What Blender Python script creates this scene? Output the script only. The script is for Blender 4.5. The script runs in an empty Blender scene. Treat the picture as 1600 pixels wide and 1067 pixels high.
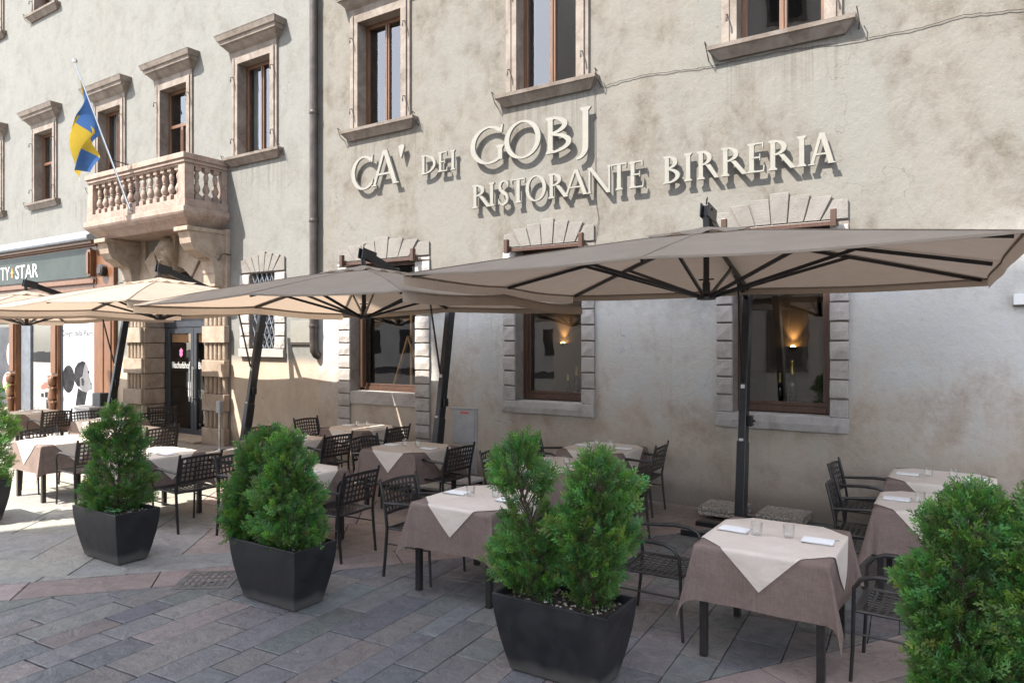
import bpy, bmesh, math, random
import numpy as np
from mathutils import Vector, Matrix, Quaternion
random.seed(7)
S = bpy.context.scene
COL = S.collection
D = 8.92                                    # the facade plane is Y = D; X runs along the wall, Z is up
# ------------------------------------------------------------------ camera, sky, sun, exposure
cam = bpy.data.cameras.new('camera'); co = bpy.data.objects.new('camera', cam); COL.objects.link(co)
co.location = (0, 0, 2.1); co.rotation_euler = (math.radians(90), 0, math.radians(33.55))
cam.sensor_width = 36; cam.lens = 25.2; cam.clip_start = .05; cam.clip_end = 600
S.camera = co
LDIR = Vector((.53, 1.0, -1.5)).normalized()
W = bpy.data.worlds.new('World'); S.world = W; W.use_nodes = True
nt = W.node_tree; bg = nt.nodes['Background']
sky = nt.nodes.new('ShaderNodeTexSky'); sky.sky_type = 'NISHITA'; sky.sun_disc = False
sky.sun_elevation = math.radians(52); sky.sun_rotation = math.atan2(-LDIR.x, -LDIR.y)
sky.altitude = 200; sky.air_density = 1.0; sky.dust_density = 1.5; sky.ozone_density = 1.0
hs = nt.nodes.new('ShaderNodeHueSaturation'); hs.inputs['Saturation'].default_value = .5
nt.links.new(sky.outputs[0], hs.inputs['Color']); nt.links.new(hs.outputs[0], bg.inputs[0]); bg.inputs[1].default_value = .15
sl = bpy.data.lights.new('sun', 'SUN'); sl.energy = 3.8; sl.angle = math.radians(.5); sl.color = (1, .95, .87)
so = bpy.data.objects.new('sun', sl); COL.objects.link(so); so.location = (-10, -20, 30)
so.rotation_euler = LDIR.to_track_quat('-Z', 'Y').to_euler()
S.view_settings.view_transform = 'Standard'; S.view_settings.look = 'None'
S.view_settings.exposure = 2.05; S.view_settings.gamma = 1
S.cycles.max_bounces = 8; S.cycles.diffuse_bounces = 5; S.cycles.transparent_max_bounces = 16
# ------------------------------------------------------------------ materials
def newmat(name):
    m = bpy.data.materials.new(name); m.use_nodes = True
    return m, m.node_tree, m.node_tree.nodes['Principled BSDF']
def N(t, k, **kw):
    n = t.nodes.new(k)
    for a, b in kw.items(): setattr(n, a, b)
    return n
def noise(t, vec, scale, detail=4, rough=.6, dist=0):
    n = N(t, 'ShaderNodeTexNoise'); n.inputs['Scale'].default_value = scale
    n.inputs['Detail'].default_value = detail; n.inputs['Roughness'].default_value = rough
    n.inputs['Distortion'].default_value = dist
    if vec is not None: t.links.new(vec, n.inputs['Vector'])
    return n.outputs['Fac']
def ramp(t, f, stops):
    r = N(t, 'ShaderNodeValToRGB'); e = r.color_ramp.elements
    while len(e) < len(stops): e.new(.5)
    for i, (p, c) in enumerate(stops):
        e[i].position = p; e[i].color = (*c, 1) if len(c) == 3 else c
    t.links.new(f, r.inputs[0]); return r.outputs[0]
def mix(t, f, a, b, mode='MIX'):
    m = N(t, 'ShaderNodeMix', data_type='RGBA', blend_type=mode)
    for s, v in ((m.inputs[0], f), (m.inputs[6], a), (m.inputs[7], b)):
        if isinstance(v, (int, float)): s.default_value = v
        elif isinstance(v, tuple): s.default_value = (*v, 1)
        else: t.links.new(v, s)
    return m.outputs[2]
def maprange(t, v, a, b, c=0, d=1):
    m = N(t, 'ShaderNodeMapRange', interpolation_type='SMOOTHSTEP')
    t.links.new(v, m.inputs[0])
    for i, x in zip((1, 2, 3, 4), (a, b, c, d)): m.inputs[i].default_value = x
    return m.outputs[0]
def math_(t, op, a, b):
    m = N(t, 'ShaderNodeMath', operation=op)
    for s, v in ((m.inputs[0], a), (m.inputs[1], b)):
        if isinstance(v, (int, float)): s.default_value = v
        else: t.links.new(v, s)
    return m.outputs[0]
def bump(t, p, h, strength=.3, dist=.01):
    b = N(t, 'ShaderNodeBump'); b.inputs['Strength'].default_value = strength
    b.inputs['Distance'].default_value = dist
    t.links.new(h, b.inputs['Height']); t.links.new(b.outputs[0], p.inputs['Normal'])
def wpos(t):
    return N(t, 'ShaderNodeNewGeometry').outputs['Position']
def opos(t):
    return N(t, 'ShaderNodeTexCoord').outputs['Object']
def scaled(t, v, s):
    m = N(t, 'ShaderNodeMapping'); m.inputs['Scale'].default_value = s
    t.links.new(v, m.inputs[0]); return m.outputs[0]
def crease(t, v, rot, spacing, off=0):                     # ironed fold lines across a cloth
    m = N(t, 'ShaderNodeMapping'); m.inputs['Rotation'].default_value = (0, 0, rot); t.links.new(v, m.inputs[0])
    sp = N(t, 'ShaderNodeSeparateXYZ'); t.links.new(m.outputs[0], sp.inputs[0]); out = None
    for k in (0, 1):
        pg = N(t, 'ShaderNodeMath', operation='PINGPONG'); t.links.new(math_(t, 'ADD', sp.outputs[k], off), pg.inputs[0]); pg.inputs[1].default_value = spacing
        h = maprange(t, pg.outputs[0], 0, .007, 1, 0); out = h if out is None else math_(t, 'MAXIMUM', out, h)
    return out
def simple(name, c1, c2=None, scale=8, rough=.6, metal=0, bs=.0, bscale=60, spec=.5, bdist=.004):
    m, t, p = newmat(name); p.inputs['Roughness'].default_value = rough; p.inputs['Metallic'].default_value = metal
    p.inputs['Specular IOR Level'].default_value = spec
    v = opos(t)
    if c2: t.links.new(ramp(t, noise(t, v, scale, 5), [(.35, c1), (.65, c2)]), p.inputs['Base Color'])
    else: p.inputs['Base Color'].default_value = (*c1, 1)
    if bs: bump(t, p, noise(t, v, bscale, 5), bs, bdist)
    return m
M = {}
def plaster():
    m, t, p = newmat('plaster'); v = wpos(t); p.inputs['Roughness'].default_value = .93
    p.inputs['Specular IOR Level'].default_value = .15
    vs = scaled(t, v, (1, 1, .8))
    big = noise(t, vs, .6, 6, .66, .15); mid = noise(t, vs, 2.4, 8, .74, .15); fine = noise(t, vs, 11, 6, .72, .2)
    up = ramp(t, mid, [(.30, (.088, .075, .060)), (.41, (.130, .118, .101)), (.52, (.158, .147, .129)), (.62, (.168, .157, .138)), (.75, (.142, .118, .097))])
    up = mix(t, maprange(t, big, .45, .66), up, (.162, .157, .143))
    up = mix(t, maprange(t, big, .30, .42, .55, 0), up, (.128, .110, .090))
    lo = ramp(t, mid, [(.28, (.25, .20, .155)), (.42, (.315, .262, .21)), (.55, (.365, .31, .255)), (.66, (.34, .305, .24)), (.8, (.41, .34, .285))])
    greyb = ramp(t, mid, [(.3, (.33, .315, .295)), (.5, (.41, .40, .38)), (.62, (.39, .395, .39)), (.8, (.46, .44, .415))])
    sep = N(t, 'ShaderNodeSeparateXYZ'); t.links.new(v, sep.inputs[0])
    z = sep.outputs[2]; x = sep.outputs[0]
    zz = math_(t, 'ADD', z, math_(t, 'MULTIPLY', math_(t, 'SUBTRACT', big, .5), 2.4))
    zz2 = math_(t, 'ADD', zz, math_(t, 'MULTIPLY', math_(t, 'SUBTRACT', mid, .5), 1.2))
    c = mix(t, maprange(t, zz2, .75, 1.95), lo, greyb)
    c = mix(t, maprange(t, zz, 2.5, 3.3), c, up)  # sunlit upper wall coloured darker, shaded lower wall paler, to even out the light
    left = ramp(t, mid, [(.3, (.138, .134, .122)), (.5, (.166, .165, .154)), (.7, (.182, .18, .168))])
    leftl = mix(t, maprange(t, math_(t, 'ADD', z, math_(t, 'MULTIPLY', math_(t, 'SUBTRACT', mid, .5), .25)), 1.62, 1.85), ramp(t, mid, [(.3, (.33, .27, .21)), (.7, (.43, .36, .29))]), left)  # below the parasols' shadow line the colour is lifted to brighten the shade
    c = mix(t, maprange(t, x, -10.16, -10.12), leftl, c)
    streak = noise(t, scaled(t, v, (9, 9, .5)), 1.0, 4, .6)
    c = mix(t, maprange(t, streak, .54, .75, 0, .2), c, (.22, .19, .155))
    spots = maprange(t, fine, .60, .74, 0, .45)
    c = mix(t, spots, c, (.26, .24, .21))
    c = mix(t, maprange(t, fine, .26, .38, .45, 0), c, (.12, .10, .08))
    # drips under the sills, hairline cracks, damp at the foot of the wall
    drip = noise(t, scaled(t, v, (14, 14, .35)), 1.0, 5, .7); under = math_(t, 'MULTIPLY', maprange(t, z, 4.7, 5.55), math_(t, 'LESS_THAN', z, 5.6))
    wins = N(t, 'ShaderNodeMath', operation='PINGPONG'); t.links.new(math_(t, 'ADD', x, 2.07), wins.inputs[0]); wins.inputs[1].default_value = 1.625
    under = math_(t, 'MULTIPLY', under, maprange(t, wins.outputs[0], .9, .7)); c = mix(t, math_(t, 'MULTIPLY', math_(t, 'MULTIPLY', under, maprange(t, drip, .45, .65)), .6), c, (.10, .085, .07))
    vo = N(t, 'ShaderNodeTexVoronoi', feature='DISTANCE_TO_EDGE'); vo.inputs['Scale'].default_value = .55
    wv = N(t, 'ShaderNodeTexNoise'); wv.inputs['Scale'].default_value = 1.6; wv.inputs['Detail'].default_value = 7; t.links.new(v, wv.inputs[0])
    sv = N(t, 'ShaderNodeVectorMath', operation='SCALE'); sv.inputs['Scale'].default_value = 2.2; t.links.new(wv.outputs['Color'], sv.inputs[0])
    av = N(t, 'ShaderNodeVectorMath', operation='ADD'); t.links.new(v, av.inputs[0]); t.links.new(sv.outputs[0], av.inputs[1]); t.links.new(av.outputs[0], vo.inputs[0])
    ck = math_(t, 'MULTIPLY', maprange(t, vo.outputs['Distance'], 0, .006, 1, 0), maprange(t, big, .5, .6)); c = mix(t, math_(t, 'MULTIPLY', ck, .55), c, (.08, .065, .05))
    c = mix(t, math_(t, 'MULTIPLY', maprange(t, math_(t, 'ADD', z, math_(t, 'MULTIPLY', mid, -.5)), .12, -.12), .55), c, (.13, .11, .085))
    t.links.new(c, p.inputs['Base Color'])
    h = math_(t, 'ADD', math_(t, 'MULTIPLY', mid, 1.2), math_(t, 'MULTIPLY', fine, .5))
    h = math_(t, 'ADD', h, math_(t, 'MULTIPLY', noise(t, v, 45, 5, .7), .12))
    bump(t, p, h, .5, .028)
    return m
M['plaster'] = plaster()
def stone(name, a, b, c, bs=.5, fs=70, vein=False):
    m, t, p = newmat(name); v = wpos(t); p.inputs['Roughness'].default_value = .8
    p.inputs['Specular IOR Level'].default_value = .25
    n1 = noise(t, v, 3.5, 6, .65, .6); n2 = noise(t, v, fs, 4, .7)
    col = ramp(t, n1, [(.3, a), (.5, b), (.7, c)])
    col = mix(t, maprange(t, n2, .55, .72, 0, .4), col, (c[0]*1.25, c[1]*1.25, c[2]*1.25))
    col = mix(t, maprange(t, n2, .25, .42, .55, 0), col, (a[0]*.55, a[1]*.52, a[2]*.5))
    if vein: col = mix(t, maprange(t, noise(t, v, 9, 6, .75, 1.4), .53, .60, 0, .6), col, (.40, .24, .20))
    t.links.new(col, p.inputs['Base Color'])
    bump(t, p, math_(t, 'ADD', n2, math_(t, 'MULTIPLY', n1, .6)), bs, .012)
    return m
M['stone'] = stone('hammered_stone', (.25, .23, .21), (.335, .31, .29), (.385, .36, .335), .8, 85)
M['arch'] = stone('sun_toned_arch_stone', (.14, .128, .115), (.175, .162, .148), (.20, .188, .172), .8, 85)  # darker copy of the surround stone, sunlight offset in its colour
M['trim'] = stone('trim_stone', (.115, .09, .072), (.185, .155, .132), (.24, .21, .185), .25, 60)
M['pinkstone'] = stone('pink_stone', (.18, .13, .105), (.25, .195, .16), (.31, .255, .215), .4, 28, True)
M['yellowstone'] = stone('ochre_stone', (.20, .15, .11), (.27, .215, .165), (.33, .27, .215), .5, 22)
M['joint'] = simple('dark_joint', (.15, .13, .115), rough=.95)
def wood(name, a, b, rough=.45, sc=(14, 14, 1.2)):
    m, t, p = newmat(name); v = opos(t); p.inputs['Roughness'].default_value = rough
    n = noise(t, scaled(t, v, sc), 2.2, 6, .6, .6)
    t.links.new(ramp(t, n, [(.3, a), (.7, b)]), p.inputs['Base Color']); bump(t, p, n, .15, .004)
    return m
M['wood_dark'] = wood('dark_window_wood', (.035, .018, .012), (.075, .036, .022), .4)
M['wood'] = wood('window_wood', (.085, .040, .022), (.165, .085, .046), .4)
M['wood_shop'] = wood('shop_wood', (.075, .030, .014), (.17, .075, .032), .4)
M['wood_pine'] = wood('pine_wood', (.45, .24, .11), (.60, .36, .18), .5)
M['metal'] = simple('chair_metal', (.028, .026, .026), (.042, .038, .036), 20, .38, .35, .05, 200)
M['black_metal'] = simple('black_metal', (.012, .012, .014), (.02, .02, .022), 10, .35, .2)
M['steel'] = simple('steel', (.55, .55, .55), rough=.25, metal=1)
M['iron'] = simple('iron', (.03, .026, .024), (.06, .045, .035), 30, .7)
M['pipe'] = simple('pipe_metal', (.055, .045, .04), (.09, .075, .068), 6, .45, .5)
M['lead'] = simple('lead_grey', (.20, .22, .25), (.27, .29, .32), 5, .5, .3)
M['letter'] = simple('letter_paint', (.185, .176, .152), (.205, .196, .17), 9, .5, 0)
def planterm():
    m, t, p = newmat('planter_resin'); v = opos(t); p.inputs['Roughness'].default_value = .42
    n = noise(t, v, 5, 6, .65); f = noise(t, v, 60, 3)
    t.links.new(ramp(t, n, [(.35, (.008, .008, .0095)), (.62, (.015, .015, .017)), (.8, (.03, .028, .027))]), p.inputs['Base Color'])
    sep = N(t, 'ShaderNodeSeparateXYZ'); t.links.new(v, sep.inputs[0])
    scr = maprange(t, noise(t, scaled(t, v, (3, 3, 70)), 2.5, 4, .75), .64, .72); gate = maprange(t, noise(t, v, 2.2, 2), .5, .62)
    dust = math_(t, 'MULTIPLY', maprange(t, math_(t, 'ADD', sep.outputs[2], math_(t, 'MULTIPLY', n, -.12)), .06, -.03), .5)
    c0 = p.inputs['Base Color'].links[0].from_socket
    c0 = mix(t, math_(t, 'MULTIPLY', math_(t, 'MULTIPLY', scr, gate), .5), c0, (.11, .105, .10)); c0 = mix(t, dust, c0, (.13, .12, .105))
    c0 = mix(t, math_(t, 'MULTIPLY', maprange(t, noise(t, scaled(t, v, (30, 30, 1.5)), 1, 3, .6), .6, .8), .12), c0, (.08, .075, .07)); t.links.new(c0, p.inputs['Base Color'])
    t.links.new(maprange(t, n, .3, .7, .35, .6), p.inputs['Roughness']); bump(t, p, f, .08, .002)
    return m
M['planter'] = planterm()
def fabric(name, a, b, trans=.0, tc=(.6, .35, .2), weave=260, wr=.25, cr=None):
    m, t, p = newmat(name); v = opos(t); p.inputs['Roughness'].default_value = .92
    p.inputs['Specular IOR Level'].default_value = .15
    col = ramp(t, noise(t, v, 4, 5), [(.35, a), (.65, b)])
    w1 = N(t, 'ShaderNodeTexWave', wave_type='BANDS', bands_direction='X'); w1.inputs['Scale'].default_value = weave/6.28
    w2 = N(t, 'ShaderNodeTexWave', wave_type='BANDS', bands_direction='Y'); w2.inputs['Scale'].default_value = weave/6.28
    for w in (w1, w2):
        t.links.new(v, w.inputs[0]); w.inputs['Distortion'].default_value = 2.5; w.inputs['Detail'].default_value = 2
    h = math_(t, 'ADD', w1.outputs['Fac'], w2.outputs['Fac'])
    slub = noise(t, scaled(t, v, (4, 60, 60)), 4, 3); slub2 = noise(t, scaled(t, v, (60, 4, 4)), 4, 3)
    col = mix(t, maprange(t, slub, .35, .7, 0, wr), col, (a[0]*.5, a[1]*.48, a[2]*.47))
    col = mix(t, maprange(t, slub2, .35, .7, 0, wr), col, tuple(min(1, x*1.35) for x in b))
    t.links.new(col, p.inputs['Base Color'])
    big = noise(t, v, 5, 3, .5); hh = math_(t, 'ADD', math_(t, 'MULTIPLY', h, .04), math_(t, 'ADD', math_(t, 'MULTIPLY', big, 1.5), math_(t, 'MULTIPLY', noise(t, v, 14, 3, .5, .8), .35)))
    if cr: hh = math_(t, 'ADD', hh, math_(t, 'MULTIPLY', crease(t, v, *cr), .35))
    if name == 'canopy_fabric':
        hh = math_(t, 'ADD', hh, math_(t, 'MULTIPLY', noise(t, scaled(t, v, (1, 6, 1)), 2.5, 4, .6, 1.0), 1.5))
    bump(t, p, hh, .45, .025)
    if trans:
        tr = N(t, 'ShaderNodeBsdfTranslucent'); tr.inputs[0].default_value = (*tc, 1)
        ms = N(t, 'ShaderNodeMixShader'); ms.inputs[0].default_value = trans
        t.links.new(p.outputs[0], ms.inputs[1]); t.links.new(tr.outputs[0], ms.inputs[2])
        t.links.new(ms.outputs[0], t.nodes['Material Output'].inputs[0])
    return m
M['canopy'] = fabric('canopy_fabric', (.275, .235, .195), (.315, .27, .225), .28, (.54, .41, .31), 500, .06)
M['cloth_brown'] = fabric('brown_cloth', (.16, .118, .10), (.195, .146, .126), .0, weave=300, wr=.35, cr=(0, .42, .0))
M['cloth_beige'] = fabric('beige_cloth', (.66, .57, .49), (.72, .635, .555), .12, (.7, .6, .5), 400, .05, cr=(math.pi/4, .245))
M['napkin'] = simple('white_napkin', (.75, .74, .74), (.8, .8, .8), 30, .9, bs=.2)
M['curtain'] = fabric('white_curtain', (.62, .64, .66), (.74, .76, .77), .3, (.8, .8, .8), 300, .03)
M['soil'] = simple('soil', (.025, .017, .012), (.06, .042, .03), 40, .95, bs=.8, bscale=90, bdist=.02)
M['white'] = simple('white_enamel', (.50, .50, .49), (.56, .56, .55), 6, .5)
M['poster'] = simple('poster_paper', (.34, .35, .37), (.37, .38, .40), 2, .9, spec=.1)
M['poster_beige'] = simple('poster_beige', (.24, .21, .19), (.31, .285, .265), 3, .35)
M['hair'] = simple('poster_grey', (.012, .012, .013), (.03, .03, .033), 5, .9, spec=.1)
M['skin'] = simple('poster_skin', (.50, .36, .30), (.60, .45, .38), 4, .5)
M['skin_grey'] = simple('poster_pale', (.12, .12, .125), (.15, .15, .155), 4, .9, spec=.1)
M['red'] = simple('red_paint', (.45, .06, .04), (.5, .09, .06), 6, .5)
M['pink'] = simple('pink_decal', (.45, .12, .25), rough=.5)
M['orange'] = simple('orange_decal', (.65, .22, .06), rough=.5)
M['doorgrey'] = simple('door_grey', (.04, .045, .055), (.055, .06, .07), 6, .4, .3)
M['alu'] = simple('aluminium_frame', (.10, .11, .13), (.14, .155, .175), 6, .45, .2)
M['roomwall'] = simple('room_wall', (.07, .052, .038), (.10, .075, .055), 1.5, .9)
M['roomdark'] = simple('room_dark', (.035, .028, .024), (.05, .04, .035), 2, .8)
M['blackpaper'] = simple('dark_print', (.02, .022, .03), (.05, .05, .06), 3, .4)
M['gas'] = simple('meter_door', (.27, .275, .285), (.34, .345, .35), 7, .5, .4, .1, 40)
M['bottle'] = simple('bottle_glass', (.006, .012, .008), rough=.08)
M['gold'] = simple('gold_foil', (.65, .48, .16), rough=.35, metal=.8)
M['signpanel'] = simple('sign_panel', (.030, .038, .035), (.042, .052, .048), 2, .45, spec=.2)
M['blue'] = fabric('flag_blue', (.05, .12, .29), (.065, .15, .35), .3, (.06, .14, .35), 300, .02)
M['yellow'] = fabric('flag_yellow', (.46, .32, .04), (.52, .38, .05), .3, (.5, .36, .05), 300, .02)
M['navy'] = fabric('flag_navy', (.01, .02, .09), (.015, .03, .12), .1, (.02, .03, .1), 300, .02)
def granito():
    m, t, p = newmat('pebble_concrete'); v = wpos(t); p.inputs['Roughness'].default_value = .9
    vo = N(t, 'ShaderNodeTexVoronoi'); vo.inputs['Scale'].default_value = 70; t.links.new(v, vo.inputs[0])
    c = ramp(t, vo.outputs['Color'], [(0, (.08, .07, .06)), (.4, (.36, .31, .25)), (.7, (.62, .56, .48)), (1, (.16, .14, .12))])
    c = mix(t, maprange(t, vo.outputs['Distance'], .35, .6, 0, .7), c, (.14, .12, .10))
    t.links.new(c, p.inputs['Base Color']); bump(t, p, vo.outputs['Distance'], -.6, .01); return m
M['pebble'] = granito()
def glassm(name, tint=(.85, .88, .88), refl=1.0, base=.0, bcol=(.1, .1, .1), rough=.0, ior=1.5):
    m, t, p = newmat(name); t.nodes.remove(p)
    gl = N(t, 'ShaderNodeBsdfGlossy'); gl.inputs['Roughness'].default_value = rough
    tr = N(t, 'ShaderNodeBsdfTransparent'); tr.inputs[0].default_value = (*tint, 1)
    fr = N(t, 'ShaderNodeFresnel'); fr.inputs[0].default_value = ior
    if name == 'window_glass':
        bp = N(t, 'ShaderNodeBump'); bp.inputs['Strength'].default_value = .05; bp.inputs['Distance'].default_value = .02
        t.links.new(noise(t, wpos(t), 2.2, 2, .5), bp.inputs['Height']); t.links.new(bp.outputs[0], gl.inputs['Normal'])
    f = math_(t, 'MINIMUM', math_(t, 'ADD', math_(t, 'MULTIPLY', fr.outputs[0], refl), base), .95)
    ms = N(t, 'ShaderNodeMixShader'); t.links.new(f, ms.inputs[0])
    t.links.new(tr.outputs[0], ms.inputs[1]); t.links.new(gl.outputs[0], ms.inputs[2])
    t.links.new(ms.outputs[0], t.nodes['Material Output'].inputs[0]); return m
M['glass'] = glassm('window_glass', refl=1.4, base=.08, rough=.0)
M['tumbler'] = glassm('tumbler_glass', (.985, .99, .99), .35, .05)
def emis(name, col, s):
    m, t, p = newmat(name); p.inputs['Base Color'].default_value = (*col, 1)
    p.inputs['Emission Color'].default_value = (*col, 1); p.inputs['Emission Strength'].default_value = s; return m
M['bulb'] = emis('lamp_bulb', (1, .55, .16), 14)
def vcol(name, rough, bs, bscale, nmix=.35, spec=.4, extra=None):
    m, t, p = newmat(name); v = wpos(t); p.inputs['Specular IOR Level'].default_value = spec
    a = N(t, 'ShaderNodeVertexColor', layer_name='Col')
    n = noise(t, v, bscale*.22, 6, .68, .7); n2 = noise(t, v, bscale, 5, .7)
    c = mix(t, maprange(t, n, .35, .7, 0, nmix), a.outputs[0], mix(t, 1.0, a.outputs[0], (.62, .62, .64), 'MULTIPLY'))
    c = mix(t, maprange(t, n2, .55, .75, 0, nmix), c, mix(t, 1.0, a.outputs[0], (1.45, 1.42, 1.4), 'MULTIPLY'))
    if extra: c = extra(t, v, c)
    t.links.new(c, p.inputs['Base Color'])
    t.links.new(maprange(t, n, .3, .7, rough-.1, rough+.15), p.inputs['Roughness'])
    bump(t, p, math_(t, 'ADD', math_(t, 'MULTIPLY', n, 1.6), math_(t, 'MULTIPLY', n2, .35)), bs, .018)
    return m
def crack(t, v, c):
    vo = N(t, 'ShaderNodeTexVoronoi', feature='DISTANCE_TO_EDGE'); vo.inputs['Scale'].default_value = 1.7
    d = N(t, 'ShaderNodeVectorMath', operation='ADD'); nn = N(t, 'ShaderNodeTexNoise'); nn.inputs['Scale'].default_value = 4; nn.inputs['Detail'].default_value = 5
    t.links.new(v, nn.inputs[0]); sc = N(t, 'ShaderNodeVectorMath', operation='SCALE'); sc.inputs['Scale'].default_value = .9
    t.links.new(nn.outputs['Color'], sc.inputs[0]); t.links.new(v, d.inputs[0]); t.links.new(sc.outputs[0], d.inputs[1])
    t.links.new(d.outputs[0], vo.inputs[0])
    c = mix(t, maprange(t, vo.outputs['Distance'], 0, .02, .55, 0), c, (.13, .10, .085))
    return c
M['slate'] = vcol('slate_stone', .48, .85, 34, .75, .45)
M['flag'] = vcol('flag_stone', .68, .7, 26, .55, .3, crack)
def foliage():
    m, t, p = newmat('thuja_leaf'); p.inputs['Roughness'].default_value = .55; p.inputs['Specular IOR Level'].default_value = .3
    a = N(t, 'ShaderNodeVertexColor', layer_name='Col')
    t.links.new(a.outputs[0], p.inputs['Base Color'])
    tr = N(t, 'ShaderNodeBsdfTranslucent'); t.links.new(mix(t, 1.0, a.outputs[0], (1.3, 1.5, .6), 'MULTIPLY'), tr.inputs[0])
    ms = N(t, 'ShaderNodeMixShader'); ms.inputs[0].default_value = .3
    t.links.new(p.outputs[0], ms.inputs[1]); t.links.new(tr.outputs[0], ms.inputs[2])
    t.links.new(ms.outputs[0], t.nodes['Material Output'].inputs[0]); return m
M['leaf'] = foliage()
M['bark'] = simple('bark', (.05, .032, .022), (.10, .07, .05), 30, .9, bs=.5)
M['farwall'] = simple('far_plaster', (.64, .57, .50), (.72, .65, .58), .5, .9)
M['farroof'] = simple('far_roof', (.22, .10, .06), (.30, .15, .09), 3, .9)
# ------------------------------------------------------------------ mesh builder
class MB:
    def __init__(s): s.v = []; s.f = []; s.m = []; s.c = None
    def add(s, vs, fs, mi=0):
        b = len(s.v); s.v += [tuple(p) for p in vs]; s.f += [tuple(i+b for i in f) for f in fs]; s.m += [mi]*len(fs); return s
    def box(s, x0, x1, y0, y1, z0, z1, mi=0):
        return s.add([(x0,y0,z0),(x1,y0,z0),(x1,y1,z0),(x0,y1,z0),(x0,y0,z1),(x1,y0,z1),(x1,y1,z1),(x0,y1,z1)],
            [(0,3,2,1),(4,5,6,7),(0,1,5,4),(1,2,6,5),(2,3,7,6),(3,0,4,7)], mi)
    def rough(s, x0, x1, y0, y1, z0, z1, j=.005):         # hewn block: front face split and jittered
        nx, nz = max(2, int((x1-x0)/.07)), max(2, int((z1-z0)/.07)); b = len(s.v); R = random.uniform
        for k in range(nz+1):
            for i in range(nx+1):
                e = (i in (0, nx)) or (k in (0, nz))
                s.v.append((x0+(x1-x0)*i/nx+R(-j, j)*.8, y0+(R(.004, .014) if e else R(-.006, .004)), z0+(z1-z0)*k/nz+R(-j, j)*.8))
        W_ = nx+1
        for k in range(nz):
            for i in range(nx): s.f.append((b+k*W_+i, b+k*W_+i+1, b+(k+1)*W_+i+1, b+(k+1)*W_+i)); s.m.append(0)
        ring = [b+i for i in range(nx+1)]+[b+k*W_+nx for k in range(1, nz+1)]+[b+nz*W_+i for i in range(nx-1, -1, -1)]+[b+k*W_ for k in range(nz-1, 0, -1)]
        c = len(s.v); n = len(ring)
        for r in ring: p = s.v[r]; s.v.append((min(max(p[0], x0), x1), y1, min(max(p[2], z0), z1)))
        for i in range(n): s.f.append((ring[i], c+i, c+(i+1) % n, ring[(i+1) % n])); s.m.append(0)
        return s
    def prism(s, pts, a0, a1, axis='Y', mi=0):           # polygon in the plane across `axis`
        n = len(pts)
        def q(p, a): return (p[0], a, p[1]) if axis == 'Y' else ((a, p[0], p[1]) if axis == 'X' else (p[0], p[1], a))
        return s.add([q(p, a0) for p in pts]+[q(p, a1) for p in pts],
            [tuple(range(n)), tuple(range(2*n-1, n-1, -1))]+[(i, i+n, (i+1) % n+n, (i+1) % n) for i in range(n)], mi)
    def mould(s, x0, x1, yw, prof, mi=0, ends=1):         # prof: [(z, projection, side overhang)]
        vs = []
        for z, p, o in prof: vs += [(x0-o*ends, yw, z), (x0-o*ends, yw-p, z), (x1+o*ends, yw-p, z), (x1+o*ends, yw, z)]
        fs = []
        for i in range(len(prof)-1):
            b = 4*i
            fs += [(b, b+1, b+5, b+4), (b+1, b+2, b+6, b+5), (b+2, b+3, b+7, b+6)]
        b = 4*(len(prof)-1); fs += [(3, 2, 1, 0), (b, b+1, b+2, b+3)]
        return s.add(vs, fs, mi)
    def tube(s, pts, r, n=8, mi=0, flat=1.0, cap=True):
        pts = [Vector(p) for p in pts]; rs = r if isinstance(r, (list, tuple)) else [r]*len(pts)
        ring = []; up = None
        for i, p in enumerate(pts):
            d = (pts[min(i+1, len(pts)-1)]-pts[max(i-1, 0)]).normalized()
            if up is None: up = Vector((0, 0, 1)) if abs(d.z) < .9 else Vector((0, 1, 0))
            a = d.cross(up).normalized(); b = a.cross(d).normalized(); up = b
            ring.append([p+(a*math.cos(2*math.pi*k/n)*rs[i]+b*math.sin(2*math.pi*k/n)*rs[i]*flat) for k in range(n)])
        vs = [q for rr in ring for q in rr]; fs = []
        for i in range(len(pts)-1):
            for k in range(n): fs.append((i*n+k, (i+1)*n+k, (i+1)*n+(k+1) % n, i*n+(k+1) % n))
        if cap: fs += [tuple(range(n)), tuple(range(len(vs)-1, len(vs)-n-1, -1))]
        return s.add(vs, fs, mi)
    def bar(s, a, b, w, h, mi=0, up=(0, 0, 1)):           # square bar between two points
        a = Vector(a); b = Vector(b); d = (b-a).normalized(); u = Vector(up)
        if abs(d.dot(u)) > .98: u = Vector((0, 1, 0))
        x = d.cross(u).normalized()*w/2; y = x.cross(d).normalized()*h/2
        vs = [a-x-y, a+x-y, a+x+y, a-x+y, b-x-y, b+x-y, b+x+y, b-x+y]
        return s.add(vs, [(0,3,2,1),(4,5,6,7),(0,1,5,4),(1,2,6,5),(2,3,7,6),(3,0,4,7)], mi)
    def lathe(s, prof, n=16, c=(0, 0, 0), mi=0, cap=True):
        vs = [(c[0]+r*math.cos(2*math.pi*k/n), c[1]+r*math.sin(2*math.pi*k/n), c[2]+z) for r, z in prof for k in range(n)]
        fs = [(i*n+k, i*n+(k+1) % n, (i+1)*n+(k+1) % n, (i+1)*n+k) for i in range(len(prof)-1) for k in range(n)]
        if cap: fs += [tuple(range(n-1, -1, -1)), tuple(range(len(vs)-n, len(vs)))]
        return s.add(vs, fs, mi)
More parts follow.
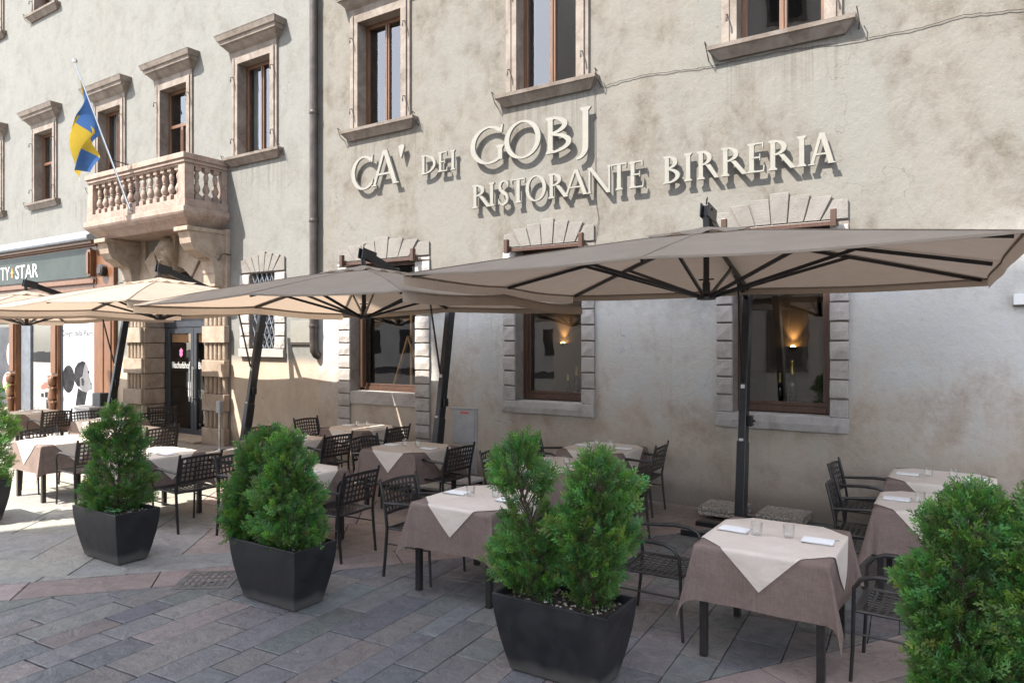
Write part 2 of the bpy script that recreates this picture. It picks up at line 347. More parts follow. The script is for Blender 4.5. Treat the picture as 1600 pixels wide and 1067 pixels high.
    def grid(s, nu, nv, fn, mi=0):
        vs = [fn(i/nu, j/nv) for j in range(nv+1) for i in range(nu+1)]
        return s.add(vs, [(j*(nu+1)+i, j*(nu+1)+i+1, (j+1)*(nu+1)+i+1, (j+1)*(nu+1)+i) for j in range(nv) for i in range(nu)], mi)
    def build(s, name, mats, parent=None, smooth=False, bevel=0, fix=True, loc=None):
        me = bpy.data.meshes.new(name); me.from_pydata([tuple(p) for p in s.v], [], s.f)
        for m in (mats if isinstance(mats, (list, tuple)) else [mats]): me.materials.append(M[m] if isinstance(m, str) else m)
        if any(s.m): me.polygons.foreach_set('material_index', s.m)
        if fix:
            b = bmesh.new(); b.from_mesh(me); bmesh.ops.recalc_face_normals(b, faces=b.faces); b.to_mesh(me); b.free()
        if smooth:
            me.polygons.foreach_set('use_smooth', [True]*len(me.polygons))
            if smooth != 'all': me.set_sharp_from_angle(angle=math.radians(40))
        o = bpy.data.objects.new(name, me); COL.objects.link(o)
        if loc: o.location = loc
        if parent: o.parent = parent
        if bevel:
            md = o.modifiers.new('bevel', 'BEVEL'); md.width = bevel; md.segments = 2; md.limit_method = 'ANGLE'; md.angle_limit = math.radians(35)
        return o
def tag(o, label=None, cat=None, group=None, kind=None):
    if label: o['label'] = label
    if cat: o['category'] = cat
    if group: o['group'] = group
    if kind: o['kind'] = kind
    return o
def thing(name, label, cat, loc=(0, 0, 0), rz=0, group=None):
    o = bpy.data.objects.new(name, None); COL.objects.link(o); o.location = loc; o.rotation_euler = (0, 0, rz)
    o.empty_display_size = .1
    return tag(o, label, cat, group)
def dup(root, loc, rz, label, group=None, name=None):
    r = root.copy(); COL.objects.link(r); r.location = loc; r.rotation_euler = (0, 0, rz); r['label'] = label
    if group: r['group'] = group
    for ch in list(root.children):
        c = ch.copy(); COL.objects.link(c); c.parent = r
        for g in list(ch.children):
            d = g.copy(); COL.objects.link(d); d.parent = c
    return r
# ------------------------------------------------------------------ ground
def clip(poly, n, d):                                    # keep n.p <= d
    out = []
    for i in range(len(poly)):
        a, b = poly[i], poly[(i+1) % len(poly)]
        da = a[0]*n[0]+a[1]*n[1]-d; db = b[0]*n[0]+b[1]*n[1]-d
        if da <= 0: out.append(a)
        if (da < 0 < db) or (db < 0 < da):
            t = da/(da-db); out.append((a[0]+(b[0]-a[0])*t, a[1]+(b[1]-a[1])*t))
    return out
LB = [(-11.5, -2.9), (-9.2, -.5), (-7.8, 1.2), (-6.62, 2.60), (-5.62, 3.80), (-4.78, 4.86), (-3.78, 6.2), (-2.83, 7.58), (-2.0, 8.9)]   # left edge of the slate band
RB = [(-6.5, -2.9), (-4.4, -.2), (-3.2, 1.65), (-2.2, 3.2), (-1.38, 4.5), (-.6, 5.7), (.4, 7.3), (1.4, 8.9)]                            # right edge
def side(poly, p, nx=False):                              # signed side of a point relative to the polyline (left positive), with the local half-plane
    best = None
    for a, b in zip(poly, poly[1:]):
        ax, ay = a; bx, by = b; L = math.hypot(bx-ax, by-ay); tx, ty = (bx-ax)/L, (by-ay)/L
        t = max(0, min(L, (p[0]-ax)*tx+(p[1]-ay)*ty)); cx, cy = ax+tx*t, ay+ty*t
        d = math.hypot(p[0]-cx, p[1]-cy)
        if best is None or d < best[0]: best = (d, (-ty, tx), ax*-ty+ay*tx, a, b)
    return best
class Stones:
    def __init__(s): s.mb = MB(); s.cols = []
    def put(s, poly, col, gap=.005, h=0):
        if len(poly) < 3: return
        cx = sum(p[0] for p in poly)/len(poly); cy = sum(p[1] for p in poly)/len(poly)
        area = abs(sum(poly[i][0]*poly[(i+1) % len(poly)][1]-poly[(i+1) % len(poly)][0]*poly[i][1] for i in range(len(poly))))/2
        if area < .004: return
        def ins(g):
            o = []
            for p in poly:
                L = math.hypot(p[0]-cx, p[1]-cy); k = max(.2, 1-g*1.25/L); o.append((cx+(p[0]-cx)*k, cy+(p[1]-cy)*k))
            return o
        a = ins(gap); b = ins(gap+.005); n = len(poly)
        tx, ty = random.uniform(-.002, .002), random.uniform(-.002, .002)
        top = [(p[0], p[1], h+tx*(p[0]-cx)+ty*(p[1]-cy)) for p in b]; mid = [(p[0], p[1], h-.003) for p in a]; low = [(p[0], p[1], -.016) for p in a]
        s.mb.add(top+mid+low, [tuple(range(n))]+[(i, i+n, (i+1) % n+n, (i+1) % n) for i in range(n)]+[(i+n, i+2*n, (i+1) % n+2*n, (i+1) % n+n) for i in range(n)])
        s.cols += [col]*(1+2*n)
    def build(s, name, mat):
        o = s.mb.build(name, mat, fix=True); me = o.data
        at = me.color_attributes.new('Col', 'FLOAT_COLOR', 'CORNER')
        data = []
        for p, c in zip(me.polygons, s.cols): data += [*c, 1]*p.loop_total
        at.data.foreach_set('color', data); tag(o, kind='structure'); return o
def colr(base, var=.12, hue=.04):
    k = random.uniform(1-var, 1+var); return tuple(max(.01, b*k*random.uniform(1-hue, 1+hue)) for b in base)
g = MB(); g.add([(-160, -160, -.012), (160, -160, -.012), (160, 160, -.012), (-160, 160, -.012)], [(0, 1, 2, 3)])
tag(g.build('ground', simple('ground_grout', (.018, .015, .013), (.035, .03, .026), 20, .95), fix=False), kind='structure')
SL = [(.148, .142, .142), (.165, .147, .142), (.142, .147, .142), (.185, .168, .157), (.158, .162, .154), (.130, .130, .137), (.19, .162, .15), (.165, .158, .152)]
st = Stones(); th = math.radians(4.5); ca, sa = math.cos(th), math.sin(th)
def rot(u, v): return (u*ca-v*sa, u*sa+v*ca)
u = -12.0
while u < 6:
    w = random.choice((.19, .24, .27, .31, .35)); v = -4+random.uniform(-.5, 0)
    while v < 10:
        L = random.choice((.34, .42, .5, .6, .72, .85))
        q = [rot(u, v), rot(u+w, v), rot(u+w, v+L), rot(u, v+L)]; c = ((q[0][0]+q[2][0])/2, (q[0][1]+q[2][1])/2)
        if c[1] < 8.7:
            poly = q
            for B, sg in ((LB, 1), (RB, -1)):
                d, n, off, a, b = side(B, c)
                poly = clip(poly, (n[0]*sg, n[1]*sg), off*sg-.004)
                if not poly: break
            if poly: st.put(poly, colr(random.choice(SL), .16, .03), .006, random.uniform(-.0012, .0012))
        v += L
    u += w
st.build('slate_paving', 'slate')
PK = [(.27, .212, .185), (.295, .226, .198), (.25, .203, .176), (.305, .248, .216), (.26, .216, .19)]
CR = [(.29, .268, .23), (.28, .263, .233), (.305, .278, .238), (.265, .255, .23)]
st = Stones()
def cream(c): return c[0]+c[1]*1.03 < -2.15 and side(LB, c)[0] > .45
def band(B, sg, w0, w1, cols, lo=.7, hi=1.3):             # a course of long stones that follows the edge
    pts = []
    for a, b in zip(B, B[1:]):
        L = math.hypot(b[0]-a[0], b[1]-a[1]); n = max(1, int(L/.25)); pts += [(a[0]+(b[0]-a[0])*k/n, a[1]+(b[1]-a[1])*k/n) for k in range(n)]
    pts.append(B[-1]); i = 0
    while i < len(pts)-1:
        j = min(len(pts)-1, i+random.choice((3, 4, 5)))
        def off(k, w):
            a = pts[max(0, k-1)]; b = pts[min(len(pts)-1, k+1)]; L = math.hypot(b[0]-a[0], b[1]-a[1])
            return (pts[k][0]-(b[1]-a[1])/L*w*sg, pts[k][1]+(b[0]-a[0])/L*w*sg)
        poly = [off(k, w0) for k in range(i, j+1)]+[off(k, w1) for k in range(j, i-1, -1)]
        poly = clip(poly, (0, 1), D-.02)
        if poly: st.put(poly, colr(random.choice(cols), .1), .005)
        i = j
band(LB, 1, .004, .45, PK); band(RB, -1, .004, .45, PK)
th = math.radians(40); ca, sa = math.cos(th), math.sin(th)
v = -26.0
while v < 26:
    h = random.choice((.55, .7, .85, 1.0)); u = -30+random.uniform(0, 1)
    while u < 26:
        L = random.choice((.7, .95, 1.2, 1.5)); q = [rot(u, v), rot(u+L, v), rot(u+L, v+h), rot(u, v+h)]
        c = ((q[0][0]+q[2][0])/2, (q[0][1]+q[2][1])/2)
        if -28 < c[0] < 9 and -5 < c[1] < 9.8:
            for inner in (0, 1):                          # left field, right field
                poly = clip(q, (0, 1), D-.02)
                B, sg = (LB, -1) if inner == 0 else (RB, 1)
                d, n, off, a, b = side(B, c)
                poly = clip(poly, (n[0]*sg, n[1]*sg), off*sg-.456)
                if inner == 0 and poly: poly = clip(poly, (1.0, 0), 6)
                if poly:
                    cc = (sum(p[0] for p in poly)/len(poly), sum(p[1] for p in poly)/len(poly))
                    st.put(poly, colr(random.choice(CR if cream(cc) else PK), .09), .005, random.uniform(-.001, .001))
        u += L
    v += h
st.build('flagstone_paving', 'flag')
M['gratemetal'] = simple('grate_metal', (.10, .095, .09), (.17, .16, .15), 12, .6, .3)
# drain grate
mb = MB(); mb.box(-.24, .24, -.24, .24, -.006, .004)
o = thing('drain_grate', 'square iron drain grate let into the paving beside the grey planter', 'drain grate', (-5.72, 3.79, 0), math.radians(38))
fr = MB()
for a in ((-.24, .24, -.24, -.19), (-.24, .24, .19, .24), (-.24, -.19, -.19, .19), (.19, .24, -.19, .19)): fr.box(a[0], a[1], a[2], a[3], -.01, .006)
fr.build('frame', 'gratemetal', o)
gb = MB()
for i in range(8): x = -.19+.38*i/7; gb.box(x-.011, x+.011, -.19, .19, -.01, .005)
for i in range(4): y = -.19+.38*(i+.5)/4; gb.box(-.19, .19, y-.012, y+.012, -.01, .0045)
gb.build('grid', 'gratemetal', o); gb = MB(); gb.box(-.19, .19, -.19, .19, -.0115, -.0105); gb.build('pit', 'soil', o)
# ------------------------------------------------------------------ facade
palazzo = thing('palazzo', 'long pale plastered palazzo behind the restaurant tables, with stone window surrounds', 'building', (-9, D, 0))
PO = Vector((-9, D, 0))
def pb(mb, name, mats, parent=None, **k):                 # a part of the palazzo: keeps world coordinates
    par = parent or palazzo; o = mb.build(name, mats, **k); o.parent = par
    o.location = (-PO) if par is palazzo else (0, 0, 0)
    return o
LOW = [(-2.07, .56, .20, 'W4'), (-5.29, .56, .20, 'W3'), (-8.55, .755, .30, 'W2')]
UP = [1.14, -2.07, -5.31, -8.60, -11.95, -14.70, -17.35, -20.65, -23.75, -27]
holes = [(c-h, c+h, 1.22, 3.48) for c, h, _, _ in LOW]
holes += [(c-.50, c+.50, (4.9 if abs(c+14.7) < .1 else 5.77), 7.62) for c in UP]
holes += [(c-.50, c+.50, 10.8, 12.7) for c in UP]
holes += [(-15.72, -13.45, 0, 3.7), (-12.10, -11.33, 1.96, 3.43)]
SHX0, SHX1 = -26.5, -17.05
xs = sorted(set([-34, 7, -10.14]+[h[0] for h in holes]+[h[1] for h in holes])); zs = sorted(set([-.1, 14.5]+[h[2] for h in holes]+[h[3] for h in holes]))
w = MB(); vi = {}
for i in range(len(xs)-1):
    for j in range(len(zs)-1):
        cx, cz = (xs[i]+xs[i+1])/2, (zs[j]+zs[j+1])/2
        if any(a < cx < b and c < cz < d for a, b, c, d in holes): continue
        w.add([(xs[i], D, zs[j]), (xs[i+1], D, zs[j]), (xs[i+1], D, zs[j+1]), (xs[i], D, zs[j+1])], [(0, 1, 2, 3)])
# outer returns and roof so the building is solid
w.box(-34, -33.9, D+.01, D+9, -.1, 14.4); w.box(6.9, 7, D+.01, D+9, -.1, 14.4); w.box(-34, 7, D+8.9, D+9, -.1, 14.4)
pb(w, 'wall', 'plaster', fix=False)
r = MB(); r.box(-34.5, 7.5, D-.9, D+9.4, 14.5, 14.7); pb(r, 'roof', 'farroof')
def reveal(x0, x1, z0, z1, parent):                        # plaster lining of one opening
    back = MB()
    for x in (x0, x1): back.add([(x, D, z0), (x, D+.5, z0), (x, D+.5, z1), (x, D, z1)], [(0, 1, 2, 3)])
    back.add([(x0, D, z0), (x1, D, z0), (x1, D+.5, z0), (x0, D+.5, z0), (x0, D, z1), (x1, D, z1), (x1, D+.5, z1), (x0, D+.5, z1)], [(0, 1, 2, 3), (4, 5, 6, 7)])
    q = back.build('reveal', 'trim', fix=False); q.parent = parent
rm = MB()                                                  # dining room behind the lower windows
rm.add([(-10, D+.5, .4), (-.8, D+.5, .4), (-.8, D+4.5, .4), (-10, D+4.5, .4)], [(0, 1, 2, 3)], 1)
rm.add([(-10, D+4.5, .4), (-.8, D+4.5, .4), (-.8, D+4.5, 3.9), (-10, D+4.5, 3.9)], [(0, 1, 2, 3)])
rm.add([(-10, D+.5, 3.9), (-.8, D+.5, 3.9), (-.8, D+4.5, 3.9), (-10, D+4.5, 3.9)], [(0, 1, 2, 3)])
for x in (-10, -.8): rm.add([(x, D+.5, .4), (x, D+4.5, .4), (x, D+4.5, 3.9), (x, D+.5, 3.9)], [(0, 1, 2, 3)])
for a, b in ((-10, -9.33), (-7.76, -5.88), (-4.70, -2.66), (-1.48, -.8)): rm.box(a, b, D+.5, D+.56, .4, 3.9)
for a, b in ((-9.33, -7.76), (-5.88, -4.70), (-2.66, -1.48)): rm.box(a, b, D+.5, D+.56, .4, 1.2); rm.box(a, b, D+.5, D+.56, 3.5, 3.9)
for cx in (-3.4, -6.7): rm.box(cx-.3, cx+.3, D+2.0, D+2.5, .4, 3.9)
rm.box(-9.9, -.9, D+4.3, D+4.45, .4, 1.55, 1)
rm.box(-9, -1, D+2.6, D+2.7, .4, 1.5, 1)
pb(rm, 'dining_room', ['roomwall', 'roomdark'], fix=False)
ur = MB()                                                  # dark rooms behind upper windows
for c in UP:
    for z0, z1 in ((4.7, 8.0), (10.5, 13)):
        x0, x1, y0, y1 = c-1.2, c+1.2, D+.5, D+3
        ur.add([(x0, y0, z0), (x1, y0, z0), (x1, y1, z0), (x0, y1, z0), (x0, y0, z1), (x1, y0, z1), (x1, y1, z1), (x0, y1, z1)], [(0, 1, 2, 3), (4, 5, 6, 7), (1, 2, 6, 5), (2, 3, 7, 6), (3, 0, 4, 7)])
ur.box(-17, -12.5, D+3, D+3.1, 0, 4.4); ur.box(-12.2, -11.2, D+.52, D+.6, 1.8, 3.6)
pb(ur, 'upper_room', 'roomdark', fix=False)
def lower_window(c, h, bw, key):
    two = key == 'W2'; mb = MB(); jt = MB(); P = .045
    zb = .30 if two else 1.22
    for s in (-1, 1):
        z = zb; k = 0
        a, b = sorted((c+s*h, c+s*(h+bw)))
        jt.box(a+.004, b-.004, D-.012, D+.02, zb, 3.48)
        while z < 3.44:
            hh = min(.222, 3.47-z); e = random.uniform(-.006, .006)
            mb.rough(a+(e if s < 0 else .0), b+(e if s > 0 else 0), D-P-random.uniform(0, .010), D-.012, z+.010, z+hh-.010)
            z += hh
    if two:
        mb.box(c-h, c+h, D-.02, D+.40, 1.02, 1.24)
    else:
        mb.rough(c-h-bw, c+h+bw, D-.075, D+.003, 1.05, 1.225, .006); mb.box(c-h+.002, c+h-.002, D+.002, D+.36, 1.17, 1.228)
    n = 7; tops = [3.70, 3.765, 3.81, 3.87, 3.82, 3.775, 3.72]; H = h+bw
    bx = [-H]+[(-h*.82+i*(2*h*.82)/(n-2)) for i in range(n-1)]+[H]
    txs = [-H]+[(-H*.78+i*(2*H*.78)/(n-2)) for i in range(n-1)]+[H]
    ar = MB()
    for i in range(n):
        g = .006
        ar.prism([(c+bx[i]+g, 3.50), (c+bx[i+1]-g, 3.50), (c+txs[i+1]-g, tops[i]), (c+txs[i]+g, tops[i])], D-.032-.004*(i % 2), D-.012)
    jt.prism([(c-H+.01, 3.485), (c+H-.01, 3.485), (c+H-.01, 3.70), (c+h*.5, 3.78), (c-h*.5, 3.78), (c-H+.01, 3.69)], D-.014, D+.02)
    win = pb(mb, 'window', 'stone', bevel=.008); reveal(c-h, c+h, 1.22, 3.48, win)
    q = ar.build('arch', 'arch', bevel=.006); q.parent = win
    j = jt.build('joint', 'joint'); j.parent = win
    # dark timber frame set back in the reveal
    y0, y1 = D+.21, D+.29; f = MB(); x0, x1 = c-h, c+h; t = .075
    f.box(x0, x0+t, y0, y1, 1.24, 3.48); f.box(x1-t, x1, y0, y1, 1.24, 3.48); f.box(x0+t, x1-t, y0, y1, 1.24, 1.24+t); f.box(x0+t, x1-t, y0, y1, 3.4, 3.48)
    f.box(x0+t, x1-t, y0+.02, y1-.01, 1.24+t, 1.24+t+.05); f.box(x0+t, x0+t+.045, y0+.02, y1-.01, 1.24+t+.05, 3.4); f.box(x1-t-.045, x1-t, y0+.02, y1-.01, 1.24+t+.05, 3.4)
    if two: f.box(x0+t+.05, x0+t+.10, D+.10, D+.16, 1.3, 3.4)
    q = f.build('frame', 'wood_dark', bevel=.006); q.parent = win
    g = MB(); g.add([(x0+t, y0+.045, 1.3), (x1-t, y0+.045, 1.3), (x1-t, y0+.045, 3.42), (x0+t, y0+.045, 3.42)], [(0, 1, 2, 3)])
    q = g.build('glass_pane', 'glass'); q.parent = win
    b = MB(); b.box(c-h-.10, c+h+.10, D-.12, D-.07, 3.42, 3.475)          # shutter beam with end blocks
    for s in (-1, 1):
        x = c+s*(h+.06); b.box(x-.03, x+.03, D-.19, D-.12, 3.40, 3.60); b.box(x-.012, x+.012, D-.12, D-.04, 3.49, 3.51)
    q = b.build('shutter_beam', 'wood_dark', bevel=.004); q.parent = win
    return win
for a in LOW: lower_window(*a)
def upper_window(c, z0=5.77, zt=7.62, curtain=0, door=False, rail=False, openw=False):
    h = .50; mb = MB()
    for s in (-1, 1):
        for (i0, i1, p) in ((0, .09, .05), (.09, .13, .065), (.13, .19, .04)):
            a, b = sorted((c+s*(h+i0), c+s*(h+i1))); mb.box(a, b, D-p, D+.003, z0, zt+.13)
    mb.box(c-h, c+h, D-.049, D+.003, zt, zt+.13)
    dz = zt-7.62
    mb.mould(c-h-.19, c+h+.19, D, [(7.752+dz, .04, -.0), (7.86+dz, .05, .01), (7.90+dz, .10, .05), (7.98+dz, .17, .12), (8.0+dz, .21, .16), (8.06+dz, .22, .17), (8.075+dz, .25, .20), (8.16+dz, .28, .235), (8.18+dz, .29, .24)])
    if not door: mb.mould(c-h-.19, c+h+.19, D, [(z0-.17, .04, .03), (z0-.14, .06, .06), (z0-.06, .12, .13), (z0-.05, .14, .15), (z0-.002, .15, .16)])
    win = pb(mb, 'window', 'trim'); reveal(c-h, c+h, z0, zt, win)
    f = MB(); y0, y1 = D+.16, D+.23; t = .07; zb = z0+.005
    f.box(c-h, c-h+t, y0, y1, zb, zt); f.box(c+h-t, c+h, y0, y1, zb, zt); f.box(c-h+t, c+h-t, y0, y1, zt-t, zt); f.box(c-h+t, c+h-t, y0, y1, zb, zb+t)
    if rail: f.box(c-h+t, c+h-t, y0+.004, y1, zt-.82, zt-.75)
    f.box(c-.045, c+.045, y0+.006, y1+.01, zb+t, zt-t-(.75 if rail else 0)); f.box(c-.012, c+.012, y0-.012, y0+.006, zb+t, zt-t-(.82 if rail else 0))
    q = f.build('frame', 'wood', bevel=.005); q.parent = win
    g = MB(); g.add([(c-h+t, y0+.04, zb), (c+h-t, y0+.04, zb), (c+h-t, y0+.04, zt-t), (c-h+t, y0+.04, zt-t)], [(0, 1, 2, 3)])
    q = g.build('glass_pane', 'glass'); q.parent = win
    if curtain:
        cu = MB(); sp = [(c-h+.05, c-.07), (c+.07, c+h-.05)] if curtain == 1 else [(c-h+.05, c+h-.05)]
        for a, b in sp: cu.grid(30, 2, lambda u, v: (a+(b-a)*u, D+.31+.02*math.sin(u*34*(b-a)/.4)+.008*math.sin(u*71), zb+.02+(zt-zb-.05)*v))
        q = cu.build('curtain', 'curtain', smooth=True, fix=False); q.parent = win
    for s in (-1, 1):
        for zz in (z0+.32, zt-.3):
            if door and zz < z0+1: continue
            x = c+s*(h+.11); hk = MB(); hk.tube([(x, D-.06, zz+.05), (x, D-.12, zz+.03), (x+.01, D-.13, zz-.02), (x+.01, D-.13, zz-.06)], [.008, .009, .012, .014], 6); q = hk.build('hook', 'iron'); q.parent = win
        if not door:
            x = c+s*(h+.36); hk = MB(); hk.tube([(x, D, z0-.14), (x+.02, D-.12, z0-.10), (x, D-.17, z0+.05), (x, D-.10, z0+.03)], .007, 6); q = hk.build('hook', 'iron'); q.parent = win
    return win
cur = {-11.95: 1, -8.60: 0, -17.35: 1, -20.65: 1, -23.75: 2, -2.07: 0, 1.14: 1}
for c in UP:
    if abs(c+14.7) < .1: upper_window(c, 4.9, 7.62, 0, True, True)
    else: upper_window(c, curtain=cur.get(c, 0), rail=c in (-20.65, -23.75))
for c in UP[5:]: upper_window(c, 10.8, 12.7, 1)
# grated window by the door
mb = MB(); jt = MB(); c, h, bw = -11.71, .385, .29
for s in (-1, 1):
    a, b = sorted((c+s*h, c+s*(h+bw))); jt.box(a+.004, b-.004, D-.012, D+.02, 1.95, 3.43); z = 1.96
    while z < 3.4: mb.rough(a, b, D-.045-random.uniform(0, .008), D-.012, z+.01, z+.235-.01); z += .245
mb.box(c-h-bw, c+h+bw, D-.07, D+.003, 1.80, 1.955)
n = 7; H = h+bw; tops = [3.70, 3.74, 3.78, 3.84, 3.79, 3.75, 3.71]
bx = [-H]+[(-h*.85+i*(2*h*.85)/(n-2)) for i in range(n-1)]+[H]; tx = [-H]+[(-H*.8+i*(2*H*.8)/(n-2)) for i in range(n-1)]+[H]
ar = MB()
for i in range(n): ar.prism([(c+bx[i]+.006, 3.45), (c+bx[i+1]-.006, 3.45), (c+tx[i+1]-.006, tops[i]), (c+tx[i]+.006, tops[i])], D-.036, D-.012)
jt.prism([(c-H+.01, 3.44), (c+H-.01, 3.44), (c+H-.01, 3.69), (c+h*.4, 3.76), (c-h*.4, 3.76), (c-H+.01, 3.68)], D-.014, D+.02)
win = pb(mb, 'window', 'stone', bevel=.008); reveal(c-h, c+h, 1.96, 3.43, win); q = ar.build('arch', 'arch', bevel=.006); q.parent = win; q = jt.build('joint', 'joint'); q.parent = win
gr = MB(); k = -1.9
while k < 1.9:
    for s in (-1, 1):
        pts = []
        for zz in (1.96, 3.43):
            pass
        # clip the slanted bar x = c + k + s*(z-1.96)*.42 to the opening
        z0, z1 = 1.96, 3.43; f = lambda z: k+s*(z-1.96)*.45
        lo, hi = z0, z1
        for zz in [z0+i*(z1-z0)/60 for i in range(61)]:
            if abs(f(zz)) <= h: lo = zz; break
        else: continue
        for zz in [z1-i*(z1-z0)/60 for i in range(61)]:
            if abs(f(zz)) <= h: hi = zz; break
        if hi-lo > .05: gr.bar((c+f(lo), D+.05+.012*s, lo), (c+f(hi), D+.05+.012*s, hi), .02, .012)
    k += .145
q = gr.build('grille', 'lead'); q.parent = win
sh = MB()
for i in range(16): sh.box(c-h, c+h, D+.16, D+.19, 1.97+i*.092, 1.97+i*.092+.06)
q = sh.build('shutter', 'doorgrey'); q.parent = win
# doorway
C0 = -14.585
mb = MB(); jt = MB()
PIL = []
for s in (-1, 1):
    mb = MB(); PIL.append(mb)
    x_in, x_out = C0+s*1.135, C0+s*1.86
    a, b = sorted((x_in, x_out)); z = 0; k = 0
    jt.box(a+.004, b-.004, D-.05, D+.02, 0, 2.62)
    while z < 2.60:
        hh = .345
        if k % 2 == 0: mb.box(a-(.03 if s < 0 else 0)-.0, b+(.03 if s > 0 else 0), D-.17-random.uniform(0, .012), D-.055, z+.004, z+hh-.004); 
        else:
            for i in range(5):
                xx = a+(b-a)*(i+.5)/5; mb.lathe([(.055, 0), (.055, hh-.004)], 10, (xx, D-.075, z+.002))
            mb.box(a+.01, b-.01, D-.075, D-.055, z, z+hh)
        # jamb blocks on the reveal
        e = .02 if k % 2 == 0 else 0
        xa, xb = sorted((x_in, x_in-s*(.025+e))); mb.box(xa, xb, D-.10-e, D+.36, z+.006, z+hh-.006)
        z += hh; k += 1
    mb.mould(a, b, D-.05, [(2.75, .04, .0), (2.79, .12, .05), (2.86, .15, .08), (2.90, .18, .10), (2.95, .18, .10)] if s > 0 else [(2.75, .04, .0), (2.79, .12, .05), (2.86, .15, .08), (2.90, .18, .10), (2.95, .18, .10)])
    mb.box(a+.02, b-.02, D-.08, D+.01, 2.95, 4.36)
    xv = (a+b)/2                                           # carved volute beside the arch
    vol = MB(); mb.tube([(xv+.17*math.cos(t)*(1-t/16), D-.10, 3.95+.3*math.sin(t)*(1-t/16)) for t in [i*.4 for i in range(26)]], .03, 6)
    mb.tube([(xv-.12, D-.10, 3.75), (xv-.05, D-.10, 3.5), (xv+.08, D-.10, 3.3), (xv+.05, D-.10, 3.05)], [.05, .045, .05, .03], 6)
R0, R1, zc = 1.11, 1.66, 2.60; AR = [MB(), MB()]
n = 11
for i in range(n):
    a0, a1 = math.pi*i/n+.012, math.pi*(i+1)/n-.012
    if i == n//2: continue
    pts = [(C0+R0*math.cos(a0+(a1-a0)*k/3), zc+R0*math.sin(a0+(a1-a0)*k/3)) for k in range(4)]+[(C0+R1*math.cos(a1), zc+R1*math.sin(a1)), (C0+R1*math.cos(a0), zc+R1*math.sin(a0))]
    AR[i > n//2].prism(pts, D-.12-(.03 if i % 2 else 0), D+.34)
jt.prism([(C0+1.64*math.cos(math.pi*i/20), zc+1.64*math.sin(math.pi*i/20)) for i in range(21)]+[(C0+1.13*math.cos(math.pi*i/20), zc+1.13*math.sin(math.pi*i/20)) for i in range(20, -1, -1)], D-.10, D+.33)
mb = MB(); mb.prism([(C0-.17, 3.62), (C0+.17, 3.62), (C0+.26, 4.36), (C0-.26, 4.36)], D-.22, D+.2)
ds = pb(mb, 'door_surround', 'yellowstone', bevel=.014)
for k in AR: q = k.build('arch', 'yellowstone', bevel=.014); q.parent = ds
q = jt.build('joint', 'joint'); q.parent = ds
for k in PIL: q = k.build('pilaster', 'yellowstone', bevel=.014); q.parent = ds
# carved keystone head under the balcony
def mask(u, v):
    th = math.pi*(u*1.0); ph = math.pi*v
    r = 1+.10*math.sin(ph*9+3*math.cos(th*3))*max(0, (v-.45))*2.2+.05*math.sin(th*22)*max(0, v-.5)
    x = -math.cos(th)*math.sin(ph)*.24*r*(1.1-.35*v); y = -math.sin(th)*math.sin(ph)*.22*r; z = math.cos(ph)*.36*r
    fx, fz = x, z
    nose = math.exp(-((fx)/.04)**2-((fz+.0)/.10)**2)*.09 if math.sin(th) > .3 else 0
    brow = math.exp(-((fz-.10)/.03)**2)*.035*(math.sin(th) > .3)
    eye = -.05*(math.exp(-((fx-.09)/.04)**2-((fz-.05)/.035)**2)+math.exp(-((fx+.09)/.04)**2-((fz-.05)/.035)**2))
    mouth = -.04*math.exp(-((fx)/.07)**2-((fz+.14)/.02)**2)
    return (C0+x, D-.22+y-nose-brow-eye-mouth, 3.98+z)
mk = MB(); mk.grid(48, 48, mask)
q = mk.build('keystone_head', 'yellowstone', smooth=True); q.parent = ds
